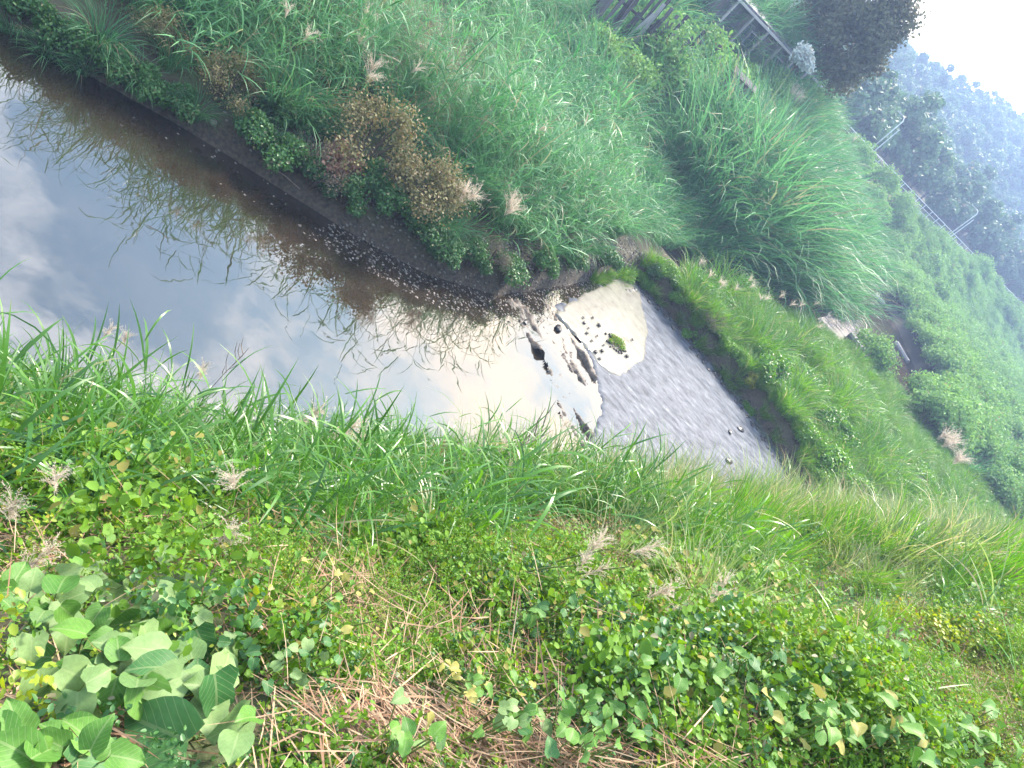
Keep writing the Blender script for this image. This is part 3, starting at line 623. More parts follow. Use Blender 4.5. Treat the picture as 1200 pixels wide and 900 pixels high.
stuff('ground_weeds', wp, WEE, 0.7, 1.3, 'low mixed green weeds covering the top of the near bank', 'weeds', pick=weed_pick, size=lambda x, y: .62 + 1.15 * sstep(-.35, .45, fbm(x + 9, y + 4, .8, 3)))

# ------------------------------------------------------------------ far bank
fcond = lambda a, b, y0, y1: (lambda x, y: (lambda d: (d > a) & (d < b) & (y > y0) & (y < y1))(df_of(x, y)))
P = scatter(1500, (-40, 14), (-4, 30), fcond(1.5, 18, -4, 30), 0.72, 120, 1.5)
CLEAR = [(hit(a, b, .8)[:2], r) for a, b, r in ((452, 150, 1.1), (508, 205, 1.0), (417, 163, .8), (388, 178, .7), (420, 185, .8), (470, 185, .8), (195, 42, .6), (588, 290, .6), (480, 165, .8), (272, 92, .6))]
MC = [hit(a, b, 1.5) for a, b in ((640, 260), (715, 275), (670, 210), (880, 280), (950, 300), (985, 260), (300, 60), (560, 180), (480, 60), (830, 200))]
mound = lambda x, y: fbm(np.asarray(x, float) + 5, np.asarray(y, float), 5.0, 3) + sum(.45 * np.exp(-((np.asarray(x, float) - c.x) ** 2 + (np.asarray(y, float) - c.y) ** 2) / 4.5) for c in MC)
P = [p for p in P if mound(*p) > -.36 - .3 * random.random() and all((p[0] - c[0]) ** 2 + (p[1] - c[1]) ** 2 > r * r for c, r in CLEAR)]
P.sort(key=lambda p: p[0] ** 2 + p[1] ** 2)
for i, (x, y) in enumerate(P[:280]):
    d = float(df_of(np.array([x]), np.array([y]))[0])
    if (i * 7) % 10 < 4 and d < 6: put('fountain_grass_clump', random.choice(FOU), x, y, 'drooping fountain grass on the far bank', 'grass clump', 'fountain grass on the far bank', random.uniform(0.9, 1.3), tilt=0.1, mk='far')
    else: put('reed_clump', random.choice(REE), x, y, 'blue green reeds on the far bank', 'reeds', 'reeds on the far bank of the pool', random.uniform(0.8, 1.05) * (.62 + 1.25 * float(sstep(-.25, .35, mound(x, y)))) * (.75 if d < 2.8 else 1), tilt=0.24, mk='far')
rest = [p for p in P[280:]]
stuff('reed_bed', rest, REE + FOU[:2], 0.8, 1.05, 'blue green reed bed running up the far bank behind the first clumps', 'reeds', tilt=.24, size=lambda x, y: .62 + 1.25 * sstep(-.25, .35, mound(x, y)))
P2 = scatter(1500, (-30, 30), (28, 85), lambda x, y: fcond(0.6, 30, 28, 85)(x, y) & ((df_of(x, y) > 1.4) | (y < 50)), 0.9, 80, 2)
big = lambda x, y: (.8 + .75 * sstep(-.3, .3, mound(x, y))) * (1 + .75 * sstep(32, 40, np.asarray(y, float)) * (1 - .75 * sstep(40, 48, np.asarray(y, float))) * (1 - sstep(4, 12, df_of(x, y))) * (1 - sstep(66, 76, np.asarray(y, float))))
P2 = [p for p in P2 if mound(*p) > -.36 - .3 * random.random()]
P2.sort(key=lambda p: p[0] ** 2 + p[1] ** 2)
for i, (x, y) in enumerate(P2[:240]):
    put('tall_reed_clump', random.choice(FRE), x, y, 'tall pale green reeds', 'reeds', 'tall reeds beyond the side channel', random.uniform(0.85, 1.1) * float(big(x, y)), tilt=0.1, mk='tall')
stuff('distant_reed_bed', P2[240:], FRE, 0.85, 1.15, 'dense far reed bed rising behind the side channel', 'reeds', size=big)

# ------------------------------------------------------------------ green strip between apron and channel
scond = lambda x, y: (df_of(x, y) < -1.2) & (dn_of(x, y) < 0.6) & (dpoly(x, y, POOL) > 0.75) & (dpoly(x, y, CHAN) > 0.25) & (y < 60) & (y > 22)
for i, (x, y) in enumerate(clear_gap(scatter(270, (-2, 34), (22, 60), scond, 0.75, 80), .8)):
    k = random.random()
    if k < 0.62: put('bank_grass_clump', random.choice(SGR), x, y, 'bright grass clump on the green strip', 'grass clump', 'grass on the strip beyond the weir', random.uniform(1.0, 1.6) * (1 if y < 34 else .68), tilt=0.12, mk='strip')
    else: put_bush('leafy_bush', random.choice(SBU), x, y, 'low leafy bush on the green strip', 'leafy bushes on the strip beyond the weir', random.uniform(0.7, 1.2) * (1 if y < 34 else .7), mk='strip')
ocond = lambda x, y: (lambda d: (d > 0.08) & (d < 0.95))(dpoly(x, y, POOL)) & (df_of(x, y) < 0.3) & (dn_of(x, y) < 0.8) & (y > 22)
for i, (x, y) in enumerate(scatter(95, (-1, 14), (21, 28), ocond, 0.38, 80)):
    if i % 3: put('bank_grass_clump', random.choice(SGR), x, y, 'grass clump hanging over the riffle edge', 'grass clump', 'grass along the outer edge of the riffle', random.uniform(0.4, 0.7), tilt=0.15, mk='strip')
    else: put_bush('leafy_bush', random.choice(SBU), x, y, 'low leafy bush at the riffle edge', 'bushes along the outer edge of the riffle', random.uniform(0.4, 0.6), mk='strip')
stuff('strip_undergrowth', clear_gap(scatter(1700, (-2, 34), (22, 60), lambda x, y: (df_of(x, y) < -1.0) & (dn_of(x, y) < 0.8) & (dpoly(x, y, POOL) > 0.1) & (dpoly(x, y, CHAN) > 0.2) & (y < 60) & (y > 22), .22, 60), .5), SGR + WEE[:1], .4, .75, 'low green growth between the clumps of the green strip', 'undergrowth')
# scrub between the channel and the road
bcond = lambda x, y: (dpoly(x, y, CHAN) > 0.7) & (df_of(x, y) < -1.5) & (dr_of(x, y) < -1.5) & (dn_of(x, y) < 4) & (y > 44)
P3 = scatter(1100, (10, 110), (44, 150), bcond, 1.35, 80, 2); P3 = clear_gap(P3, 1.8); P3.sort(key=lambda p: p[0] ** 2 + p[1] ** 2)
for i, (x, y) in enumerate(P3[:280]):
    near = y < 85
    if i % 4 == 3:
        put('tall_grass_clump', random.choice(FRE), x, y, 'pale tall grass among the scrub' if near else 'hazy tall grass among the scrub', 'grass clump', 'tall grass in the scrub beyond the side channel' if near else 'tall grass in the scrub below the road', random.uniform(.7, 1.2), tilt=.12, mk='scrub'); continue
    put_bush('scrub_bush', random.choice(FBU), x, y, 'rounded green scrub bush' if near else 'hazy blue green scrub bush', 'scrub beyond the side channel' if near else 'scrub below the road', random.uniform(0.8, 1.35), mk='scrub')
stuff('far_scrub', P3[280:], [b[0] for b in FBU], 0.8, 1.3, 'hazy scrub filling the gaps below the road', 'scrub')

# ------------------------------------------------------------------ far shore: shrubs, gravel, branch
def at_ground(px, py, dz=0.0):
    p = hit(px, py, dz); return p.x, p.y
def shore_bush(pr, px, py, lab, scl, dz=0.5, cat='shrub', name='bush', group=None):
    x, y = at_ground(px, py, dz); return put_bush(name, pr, x, y, lab, group, scl, cat)
shore_bush(OLI[0], 452, 150, 'large feathery shrub with ochre seed heads above the red weed', 1.5, 1.3, name='seeded_shrub')
shore_bush(OLI[1], 508, 205, 'ochre seeded shrub next to the two beige plumes by the gravel', 1.3, 1.2, name='seeded_shrub')
shore_bush(OLI[1], 195, 42, 'small ochre seeded shrub among drooping grass beside the brown shallows', 0.75, 0.5, name='seeded_shrub')
shore_bush(OLI[0], 272, 92, 'thin straw coloured seeded shrub below the big fountain grass', 0.9, 0.6, name='seeded_shrub')
shore_bush(REDB, 417, 163, 'red leaved weed below the ochre seeded shrub', 1.7, 1.1, 'weed', 'red_weed')
shore_bush(MAU, 388, 178, 'grey brown dry shrub beside the red weed', 1.2, 0.9, name='dry_shrub')
shore_bush(MAU, 588, 290, 'grey brown dry shrub below the beige plumes at the gravel end', 0.9, 0.6, name='dry_shrub')
shore_bush(MAU, 838, 375, 'grey dry shrub on the strip above the riffle edge', 1.0, 0.5, name='dry_shrub')
shore_bush(YEL, 878, 445, 'single yellow green shrub on the strip beside the weir', 0.95, 0.35, name='yellow_shrub')
where_b = ['over the brown shallows', 'behind the gravel shore', 'at the gravel point by the weir']
def bx_(px): return 0 if px < 300 else (1 if px < 520 else 2)
for px, py, s in [(40, 10, .7), (80, 40, .75), (130, 62, .7), (175, 95, .7), (215, 115, .65), (300, 150, .8), (340, 180, .8), (372, 205, .75), (410, 225, .8), (440, 205, .8), (470, 238, .8), (500, 262, .75),
                  (530, 290, .7), (556, 300, .8), (600, 315, .75), (640, 305, .8), (676, 300, .8), (715, 300, .8), (330, 120, .8), (380, 150, .8), (540, 235, .8), (620, 262, .8), (770, 322, .7), (655, 250, .8)]:
    shore_bush(random.choice(BUS), px, py, 'dark green small leaved bush on the far bank ' + where_b[bx_(px)], s * 0.9, 0.4, 'bush', 'bush', 'small leaved bushes on the far bank ' + where_b[bx_(px)])
for px, py, s in [(20, 20, .6), (60, 48, .6), (105, 66, .55), (160, 85, .6), (120, 40, .8), (235, 118, .55), (265, 45, 1.2), (240, 20, 1.1), (290, 130, .6), (320, 160, .5), (362, 170, .5), (345, 90, .7), (205, 60, .8), (520, 255, .75), (540, 268, .7),
                  (515, 280, .6), (650, 285, .8), (690, 285, .9), (610, 225, .8), (700, 240, 1.1), (725, 265, 1.0), (560, 175, .9), (660, 205, 1.0), (480, 180, .8)]:
    x, y = at_ground(px, py, 0.4)
    put('fountain_grass_clump', random.choice(FOU), x, y, 'arching grass fountain hanging over the far shore ' + where_b[bx_(px)], 'grass clump', 'arching grass on the far shore ' + where_b[bx_(px)], s * 0.9, tilt=0.1)

def stone_mesh(seed, m, sx=(1, .8, .55)):
    import bmesh
    bm = bmesh.new(); bmesh.ops.create_icosphere(bm, subdivisions=1, radius=0.5); r = np.random.default_rng(seed)
    for v in bm.verts: v.co = Vector((v.co.x * sx[0], v.co.y * sx[1], v.co.z * sx[2])) * r.uniform(0.8, 1.15)
    me = bpy.data.meshes.new('stone'); bm.to_mesh(me); bm.free(); me.materials.append(m); return me
M_stone = rough_mat('pebble', [(0.3, (0.07, 0.058, 0.05)), (0.7, (0.22, 0.195, 0.17))], 6, bump=0.2, rnd=0.7, rough=0.7)
M_wet = rough_mat('wet_stone', [(0.3, (0.02, 0.018, 0.02)), (0.7, (0.07, 0.06, 0.06))], 6, bump=0.3, rough=0.3, rnd=0.3)
STN = [stone_mesh(k, M_stone) for k in range(5)]
gcond = lambda x, y: (lambda d: (d > -0.8) & (d < 1.3) & (x > -8.5) & (y < 26) & (y > 8))(df_of(x, y))
gp = [p for p in scatter(6500, (-9, 2), (9, 26), gcond, 0, 40, 0) if p[0] > -5.2 or random.random() < 0.06]
stuff('shore_gravel', gp, STN, 0.03, 0.10, 'small grey and white gravel along the far shore', 'gravel', 0.4, 0.01, zmin=-.012)
for i, (px, py, s, lab) in enumerate([(617, 377, .22, 'small dark wet stone in the water at the head of the weir'), (655, 384, .26, 'oval dark wet stone between the weir streaks and the pale pan'),
                            (543, 300, .26, 'pale grey stone at the edge of the gravel below arching grass'), (242, 157, .22, 'pale stone alone on the dark mud of the far shore'), (868, 503, .34, 'dark flat stone near the outer edge of the riffle'), (856, 506, .2, 'small dark stone beside the flat stone on the riffle'), (855, 540, .3, 'dark stone low on the riffle near the pale grass')]):
    p = atz(px, py, 0.06)
    z = max(0.05, hz(p.x, p.y) + 0.02)
    link('stone', stone_mesh(20 + i, M_wet if i in (0, 1, 4, 5, 6) else M_stone), None, (p.x, p.y, z), (0, 0, random.uniform(0, 6)), (s * 1.3, s, s), lab, 'stone')
for k, (px, py) in enumerate([(685, 378), (688, 390), (695, 372), (702, 381), (694, 399), (700, 393), (706, 411), (703, 420), (690, 384), (741, 398), (735, 417), (708, 404), (698, 412), (684, 372)]):
    p = atz(px, py, 0.09)
    link('pebble', STN[k % 5] if k % 3 else stone_mesh(40 + k, M_wet), None, (p.x, p.y, 0.095), (0, 0, k), random.uniform(.10, .18), 'dark pebble lying on the pale pan near the round weed tuft', 'pebble', 'pebbles around the weed tuft')
ecd = lambda x, y: (lambda e: (e > -.3) & (e < .55))(edged(POOL)(x, y)) & (x > .2) & (x < 9.5) & (y > 21.8)
stuff('edge_stones', scatter(420, (0, 12), (21, 27), ecd, 0, 30, 0), [stone_mesh(90 + k, M_wet) for k in range(4)], .06, .26, 'dark wet stones and silt along the outer edge of the riffle', 'stones', .4, .0, zmin=.02)
# round weed tuft on the pan
x, y = atz(722, 402, 0.1)[:2]
t = thing('weed_tuft', 'round green weed tuft growing alone on the pale still pan', 'weed', (x, y, 0.07))
c_, r_ = lumps(12, 0.30, (0.08, 0.14), (0.02, 0.14)); v, f, tt = leafcloud(1800, c_, r_, (0.02, 0.05), dry=0.25, shell=0.2); link('foliage', new_mesh('tuft_foliage', v, f, M_weed, tint=tt), t)
mb = MB()
for k in range(26):
    a = random.uniform(0, 6.28); r = random.uniform(.25, .42); mb.box((r * math.cos(a), r * math.sin(a), 0.01), (.07, .05, .05), Matrix.Rotation(a, 3, 'Z'))
link('mud_clump', mb.mesh('mud_clump', M_wet), t)
# fallen branch on the shore
def branch(name, pxs, zs, r0_, r1_, lab, m=M_dead):
    pts = [atz(a, b, z) for (a, b), z in zip(pxs, zs)]
    o = MB().tube([p - pts[0] for p in pts], list(np.linspace(r0_, r1_, len(pts))), 6).mesh(name, m, True)
    return link(name, o, None, pts[0], label=lab, cat='branch')
branch('fallen_branch', [(366, 206), (380, 216), (398, 228), (414, 240)], [.55, .4, .3, .25], .025, .012, 'pale bare fallen branch lying across the gravel shore')
branch('fallen_branch', [(318, 196), (334, 206), (352, 222)], [.4, .3, .3], .015, .008, 'thin grey twig beside the pale fallen branch')

# weir sill: ribs of mud, stones and weed breaking the surface between pool and apron
M_sill = rough_mat('sill_mud', [(0.3, (0.05, 0.038, 0.03)), (0.5, (0.11, 0.083, 0.068)), (0.68, (0.2, 0.17, 0.14))], 5.0, bump=0.7, rough=0.6, stretch=(1, 2.2, 1))
SILL = px2([(586, 352), (612, 350), (640, 352), (660, 372), (680, 400), (694, 430), (702, 470), (690, 520), (668, 560), (650, 540), (658, 500), (652, 462), (636, 420), (606, 388)])
CSA = (.88, -.47)
def sill_z(X, Y):
    a = X * CSA[0] + Y * CSA[1]; b = -X * CSA[1] + Y * CSA[0]
    return -0.086 + 0.36 * fbm(a * 0.22, b * 1.7, 0.40) + 0.05 * vnoise(a, b, .07) + 0.1 * fbm(a, b * 1.5, 0.15, 2)
sheet('weir_sill', SILL, 0, M_sill, 0.045, sill_z, kind='structure')

# ------------------------------------------------------------------ plumes of silver grass
def plume_mesh(n, ln, m, spread, hair=26, hl=(0.03, 0.07), hw=0.006, sw=0.006):
    P = []
    az = U(0, 6.28, n); le = U(0, spread, n); dr = U(0.2, 0.9, n); L_ = U(*ln, n); root = np.zeros((n, 3)); root[:, 2] = U(-0.08, 0.06, n)
    P.append(blades(root, az, le, dr, L_, np.full(n, sw), 6, tint=rt(n, 0)))
    for k in range(hair):
        s = (k + 1) / hair; th = le + dr * s ** 1.4 * .6
        pos = root + np.stack([L_ * s * np.sin(th) * np.cos(az), L_ * s * np.sin(th) * np.sin(az), L_ * s * np.cos(th)], -1)
        P.append(blades(pos, az + rng.normal(0, 1.3, n), th + rng.normal(0.1, .5, n), U(0, .8, n), U(*hl, n), np.full(n, hw), 2, tint=rt(n, 0)))
    v, f, t = join(P); return new_mesh('plume_head', v, f, m, tint=t)
PLU = [plume_mesh(20, (0.25, 0.42), M_plume, 0.7) for _ in range(3)]
PLN = [plume_mesh(30, (0.06, 0.14), M_plume, 0.6, 30, (0.006, 0.016), 0.0028, 0.0022) for _ in range(3)]
def plume(px, py, dz, scl, lab, group=None, near=False, n=1):
    p = hit(px, py, dz, tmin=2.6); g = hz(p.x, p.y); h = p.z - g
    t = thing('grass_plume', lab, 'plume', (p.x, p.y, g), (0, 0, 0), 1, group)
    link('stem', MB().tube([(-0.15, 0.1, -0.05), (-0.08, 0.05, h * .5), (0, 0, h)], [0.006 if near else .01, .005 if near else .008, .003], 4).mesh('plume_stem', M_stem), t)
    for k in range(n):
        link('head', random.choice(PLN if near else PLU), t, (random.gauss(0, .12 * (n > 1)), random.gauss(0, .12 * (n > 1)), h - random.uniform(0, .25 * (n > 1))), (random.gauss(0, .2), random.gauss(0, .2), random.uniform(0, 6)), scl * (1.0 if near else 1.5))
for a in [(335, 18, 1.9, .55, 'leftmost beige plume high on the far bank, above fountain grass'), (357, 46, 1.9, .6, 'beige plume just below the highest pair over the fountain grass'), (428, 14, 2.0, .6, 'small beige plume at the top edge of the reeds'),
          (420, 50, 1.9, .5, 'pale green plume below the plume at the top edge'), (632, 152, 2.0, .6, 'thin beige plume alone in the middle of the reeds'),
          (484, 84, 2.0, .6, 'narrow upright beige plume next to a wider one'), (1000, 165, 2.6, 1.3, 'faded plume on the crest of the tall reeds beyond the side channel'), (975, 205, 2.6, 1.2, 'faded brownish plume just inside the tall reed crest')]: plume(*a)
plume(446, 82, 1.9, .8, 'wide fluffy beige plume above the ochre seeded shrub', n=2)
plume(547, 226, 1.5, .8, 'pale beige double plume over dark green arching grass', n=3)
plume(596, 240, 1.5, .85, 'pinkish beige plume nearest to the gravel point', n=3)
plume(928, 115, 2.5, 1.7, 'cluster of large cream plumes under the dark tree', n=5)
plume(1108, 518, 1.6, 1.5, 'large beige plume at the far end of the green strip', n=4)
plume(1122, 536, 1.4, 1.3, 'lower beige plume beside the large plume at the strip end', n=3)
for k in range(15):
    s = k / 14; plume(818 + 150 * s + random.gauss(0, 4), 318 + 62 * s + random.gauss(0, 5), 1.5, .55, 'small pink brown plume on the crest of the green strip', 'small plumes along the strip crest')
plume(77, 568, .7, 1.0, 'straw coloured spiky seed head low in the cane grass', near=True, n=3)
plume(395, 500, 1.0, 1.6, 'fluffy beige plume rising against the pool', near=True, n=4)
plume(720, 642, .6, 1.1, 'star shaped straw seed head above the weeds', near=True, n=2)
plume(738, 664, .5, .9, 'small straw seed head just below the star shaped one', near=True, n=2)
plume(812, 690, .5, 1.3, 'drooping tan seed head at the edge of the weeds', near=True, n=3)
plume(682, 662, .45, .7, 'tiny tan seed head beside the star shaped one', near=True)
plume(245, 425, 1.2, 1.2, 'thin beige plume against the grey cloud reflection', near=True, n=2)
plume(142, 402, 1.2, 1.0, 'thin beige plume at the upper left edge of the cane grass', near=True, n=2)
plume(300, 590, .6, 1.0, 'brown seed head in the middle of the cane grass', near=True, n=2)
plume(590, 520, 1.0, 1.3, 'dry tan plume in front of the weir pool', near=True, n=3)
plume(660, 520, 1.0, 1.0, 'dry tan plume in front of the weir streaks', near=True, n=2)
# bare forked stalks standing against the water
for px, py, h, lab in [(597, 500, .75, 'bare forked grass stalk standing against the bright pool'), (262, 405, .7, 'dark forked grass stalk standing against the grey pool')]:
    p = hit(px, py + 25, .9, tmin=4); g = hz(p.x, p.y); mb = MB(); top = Vector((.1, .1, 1.35))
    mb.tube([(0, 0, 0), (.05, .05, .8), top], [.006, .005, .003], 4)
    for k in range(7):
        b = Vector((.05, .05, .7)).lerp(top, k / 7); a = random.uniform(0, 6.28); mb.tube([b, b + Vector((.10 * math.cos(a), .10 * math.sin(a), .16)), b + Vector((.15 * math.cos(a), .15 * math.sin(a), .34))], [.005, .006, .002], 4)
    link('bare_stalk', mb.mesh('bare_stalk', M_dead), None, (p.x, p.y, g), label=lab, cat='stalk')
p = hit(535, 540, .5, tmin=4); g = hz(p.x, p.y)
v, f, tt = blades(np.zeros((40, 3)), U(0, 6.28, 40), U(.1, .7, 40), U(.1, .8, 40), U(.4, .8, 40), U(.008, .02, 40), 5, tint=np.tile([.1, 0, .9], (40, 1)))
link('dead_grass_clump', new_mesh('dead_grass_clump', v, f, M_straw, tint=tt), None, (p.x, p.y, g), label='reddish brown dead grass clump at the pool edge', cat='grass clump')

# ------------------------------------------------------------------ straw and vines in the foreground
def straw_heap(px, py, n, rad, lab, ln=(.2, .6)):
    x, y = at_ground(px, py, .03); a = U(0, 6.28, n); r = rad * np.sqrt(rng.random(n)); rx, ry = x + r * np.cos(a), y + r * np.sin(a)
    root = np.stack([rx - x, ry - y, height(rx, ry) - hz(x, y) + .04 + .17 * rng.random(n) * (1 - r / rad)], -1)
    az = np.where(rng.random(n) < .6, rng.normal(5.6, .5, n), U(0, 6.28, n))
    g = 0.04; slope = (height(rx + np.cos(az) * .2, ry + np.sin(az) * .2) - height(rx, ry)) / .2
    p = blades(root, az, np.pi / 2 - np.arctan(slope) + rng.normal(-.05, .14, n), rng.normal(.1, .25, n), U(*ln, n), U(.003, .009, n), 5, tint=rt(n, .28), twist=rng.normal(0, 1, n))
    link('straw_heap', new_mesh('straw_heap', *p[:2], M_straw, tint=p[2]), None, (x, y, hz(x, y)), label=lab, cat='straw')
for a in STRAWS: straw_heap(*a)
LIT = []
for _ in range(3):
    n = 26; a = U(0, 6.28, n); r = .2 * np.sqrt(rng.random(n)); p = blades(np.stack([r * np.cos(a), r * np.sin(a), U(.01, .10, n)], -1), U(0, 6.28, n), U(1.2, 1.7, n), rng.normal(0, .3, n), U(.05, .28, n), U(.002, .006, n), 4, tint=rt(n, .3)); LIT.append(new_mesh('litter_patch', *p[:2], M_straw, tint=p[2]))
stuff('dry_litter', [p for p in wp if random.random() < .13], LIT, .7, 1.3, 'scattered dry straw bits between the weeds', 'straw', .3, -.02)

def leaf_m(name, dark, light):
    m, t, o = mat(name); l = t.links.new
    uv = N(t, 'ShaderNodeUVMap', uv_map='uv'); s = N(t, 'ShaderNodeSeparateXYZ'); l(uv.outputs[0], s.inputs[0])
    ab = N(t, 'ShaderNodeMath', operation='ABSOLUTE'); l(s.outputs[0], ab.inputs[0])
    m1 = N(t, 'ShaderNodeMath', operation='MULTIPLY_ADD'); m1.inputs[1].default_value = -.55; l(ab.outputs[0], m1.inputs[0]); l(s.outputs[1], m1.inputs[2])
    m2 = N(t, 'ShaderNodeMath', operation='MULTIPLY'); m2.inputs[1].default_value = 7.0; l(m1.outputs[0], m2.inputs[0])
    fr = N(t, 'ShaderNodeMath', operation='FRACT'); l(m2.outputs[0], fr.inputs[0])
    c1 = N(t, 'ShaderNodeMath', operation='LESS_THAN'); c1.inputs[1].default_value = .10; l(fr.outputs[0], c1.inputs[0])
    c2 = N(t, 'ShaderNodeMath', operation='LESS_THAN'); c2.inputs[1].default_value = .05; l(ab.outputs[0], c2.inputs[0])
    mxm = N(t, 'ShaderNodeMath', operation='MAXIMUM'); l(c1.outputs[0], mxm.inputs[0]); l(c2.outputs[0], mxm.inputs[1])
    vs = N(t, 'ShaderNodeMath', operation='MULTIPLY'); vs.inputs[1].default_value = .35; l(mxm.outputs[0], vs.inputs[0])
    oi = N(t, 'ShaderNodeObjectInfo'); mx = N(t, 'ShaderNodeMix', data_type='RGBA'); mx.inputs[6].default_value = (*dark, 1); mx.inputs[7].default_value = (*light, 1); l(oi.outputs['Random'], mx.inputs[0])
    ng = N(t, 'ShaderNodeTexNoise', Scale=9.0, Detail=4.0); tcn = N(t, 'ShaderNodeTexCoord'); l(tcn.outputs['Object'], ng.inputs['Vector'])
    hs = N(t, 'ShaderNodeHueSaturation'); mr = N(t, 'ShaderNodeMapRange'); mr.inputs[3].default_value = .7; mr.inputs[4].default_value = 1.3; l(ng.outputs[0], mr.inputs[0]); l(mr.outputs[0], hs.inputs['Value']); l(mx.outputs[2], hs.inputs['Color'])
    mv = N(t, 'ShaderNodeMix', data_type='RGBA'); l(vs.outputs[0], mv.inputs[0]); l(hs.outputs[0], mv.inputs[6]); mv.inputs[7].default_value = (.30, .36, .16, 1)
    p = N(t, 'ShaderNodeBsdfPrincipled', Roughness=.55); p.inputs['Specular IOR Level'].default_value = .3; l(mv.outputs[2], p.inputs['Base Color'])
    b = N(t, 'ShaderNodeBump', Strength=.5, Distance=.004); l(mxm.outputs[0], b.inputs['Height']); b.invert = True; l(b.outputs[0], p.inputs['Normal'])
    tr = N(t, 'ShaderNodeBsdfTranslucent'); l(mv.outputs[2], tr.inputs[0]); ms = N(t, 'ShaderNodeMixShader', Fac=.3); l(p.outputs[0], ms.inputs[1]); l(tr.outputs[0], ms.inputs[2]); l(ms.outputs[0], o.inputs[0]); return m
M_lf = leaf_m('vine_leaf', (.05, .15, .02), (.13, .27, .04)); M_lp = leaf_m('dusty_leaf', (.11, .20, .06), (.21, .31, .11)); M_ld = leaf_m('dark_leaf', (.035, .12, .03), (.07, .18, .05)); M_ly = leaf_m('yellowing_leaf', (.26, .24, .05), (.34, .30, .08))
def leaf_mesh(name, m, lobes=0.0, fold=.25, curl=.35, wave=.05, wid=.9):
    rows, cols = 7, (-1, -.5, 0, .5, 1); v = []; uv = []; f = []; ph = random.uniform(0, 6)
    for i in range(rows + 1):
        s = i / rows; w = .5 * wid * (math.sin(math.pi * min(1, s * .9 + .12) ** .8) ** .9 if s < 1 else 0.0) * (1 + lobes * math.sin(s * 9.5 + .6)); w = max(w, .012)
        for c in cols:
            x = c * w; z = fold * abs(x) - curl * (s - .3) ** 2 + wave * math.sin(s * 9 + c * 3 + ph) * abs(c)
            v.append((x, s - .12 * (abs(c) * (1 - s) ** 3), z)); uv.append((c * w * 2, s))
    for i in range(rows):
        for j in range(4): a = i * 5 + j; f.append((a, a + 1, a + 6, a + 5))
    return new_mesh(name, v, np.array(f), m, uv=np.array(uv), smooth=True)
LV = {k: [leaf_mesh('leaf', m, lb, random.uniform(.1, .4), random.uniform(.2, .5)) for lb in (0, .0, .18)] for k, m in (('g', M_lf), ('p', M_lp), ('d', M_ld), ('y', M_ly))}
def vine(spots, lab, kinds='g', size=.07, group=None, hgt=(.12, .30)):
    """spots: pixel places of the leaves"""
    b = hit(*spots[0][:2], 0); base = Vector((b.x, b.y, hz(b.x, b.y))); t = thing('leafy_vine', lab, 'vine', base, group=group); pts = []
    for sp in spots:
        h = random.uniform(*hgt); p = hit(sp[0], sp[1], h); s = size * random.uniform(.75, 1.25) * (sp[2] if len(sp) > 2 else 1); k = sp[3] if len(sp) > 3 else random.choice(kinds)
        e = Euler((random.gauss(-.15, .35), random.gauss(0, .35), random.uniform(0, 6.28)))
        link('leaf', random.choice(LV[k]), t, p - base, e, s); pts.append(p - base - Vector((0, 0, .01)))
    mb = MB()
    for p in pts: mb.tube([(0, 0, .02), (p.x * .6, p.y * .6, min(p.z, hz(base.x + p.x * .6, base.y + p.y * .6) - base.z + .03)), p * .97 - Vector((0, 0, .04)), p], [.003, .003, .0025, .002], 4)
    link('stem', mb.mesh('vine_stem', M_stem), t)
G_ = random.gauss
vine([(220, 868, 1.5, 'd'), (243, 822, 1.2, 'p'), (290, 835, 1.15, 'p'), (262, 748, 1.0, 'p'), (262, 790, .9, 'p'), (280, 858, .8, 'p'), (300, 840, .8, 'g')], 'large dusty leaves with one dark bluish leaf at the bottom', 'p', .115)
vine([(120, 712, .9), (45, 712, .9), (85, 682, .8), (30, 745, .9), (62, 735, .8), (100, 735, .8), (140, 755, .9), (20, 720, .8), (75, 700, .7), (118, 690, .8, 'p'), (98, 762, .8, 'd'), (60, 770, .9), (20, 770, .8)], 'light green broad leaved vine under the straw heap', 'gp', .10)
vine([(165, 800, 1.1), (205, 770, 1.1), (185, 812, 1.0), (140, 790, .9), (150, 770, .9, 'p'), (95, 790, .9, 'p'), (120, 815, .9, 'g'), (175, 778, .9, 'p'), (235, 790, .8)], 'pale broad leaved vine between the straw tangle and the large dusty leaves', 'gp', .11)
vine([(110, 875, 1), (70, 880, 1), (85, 895, 1.2, 'd'), (40, 885, .8), (130, 885, .8), (135, 868, .8)], 'bright green leaves at the lower left corner over grey straw', 'g', .09)
vine([(85, 655, .8), (60, 662, .8), (100, 668, .8), (140, 660, .7), (145, 685, .7), (160, 650, .6)], 'small dusty leaved vine beside the flattened straw', 'pg', .085)
for cx, cy, sx, sy, n, lab, kd, sz in [(60, 700, 40, 22, 22, 'thick mat of light green leaves under the straw heap', 'gp', .10), (180, 760, 36, 26, 18, 'tall pale leaves in the middle of the broad leaved patch', 'pg', .11), (100, 790, 40, 22, 16, 'broad leaves hanging over the straw tangle', 'gp', .10), (60, 870, 40, 18, 12, 'bright leaves along the lower left corner', 'g', .095), (240, 790, 24, 26, 9, 'dusty leaves behind the dark bluish leaf', 'pd', .12), (215, 690, 26, 18, 9, 'few dusty leaves between weeds and cane grass', 'p', .08)]:
    vine([(cx + G_(0, sx), min(896, cy + G_(0, sy))) for _ in range(n)], lab, kd, sz, None, (.14, .34))
def vr(cx, cy, sx, sy, n, lab, kinds='g', size=.07): vine([(cx + G_(0, sx), min(896, cy + G_(0, sy))) for _ in range(n)], lab, kinds, size, None, (.2, .42))
_more = 1.9
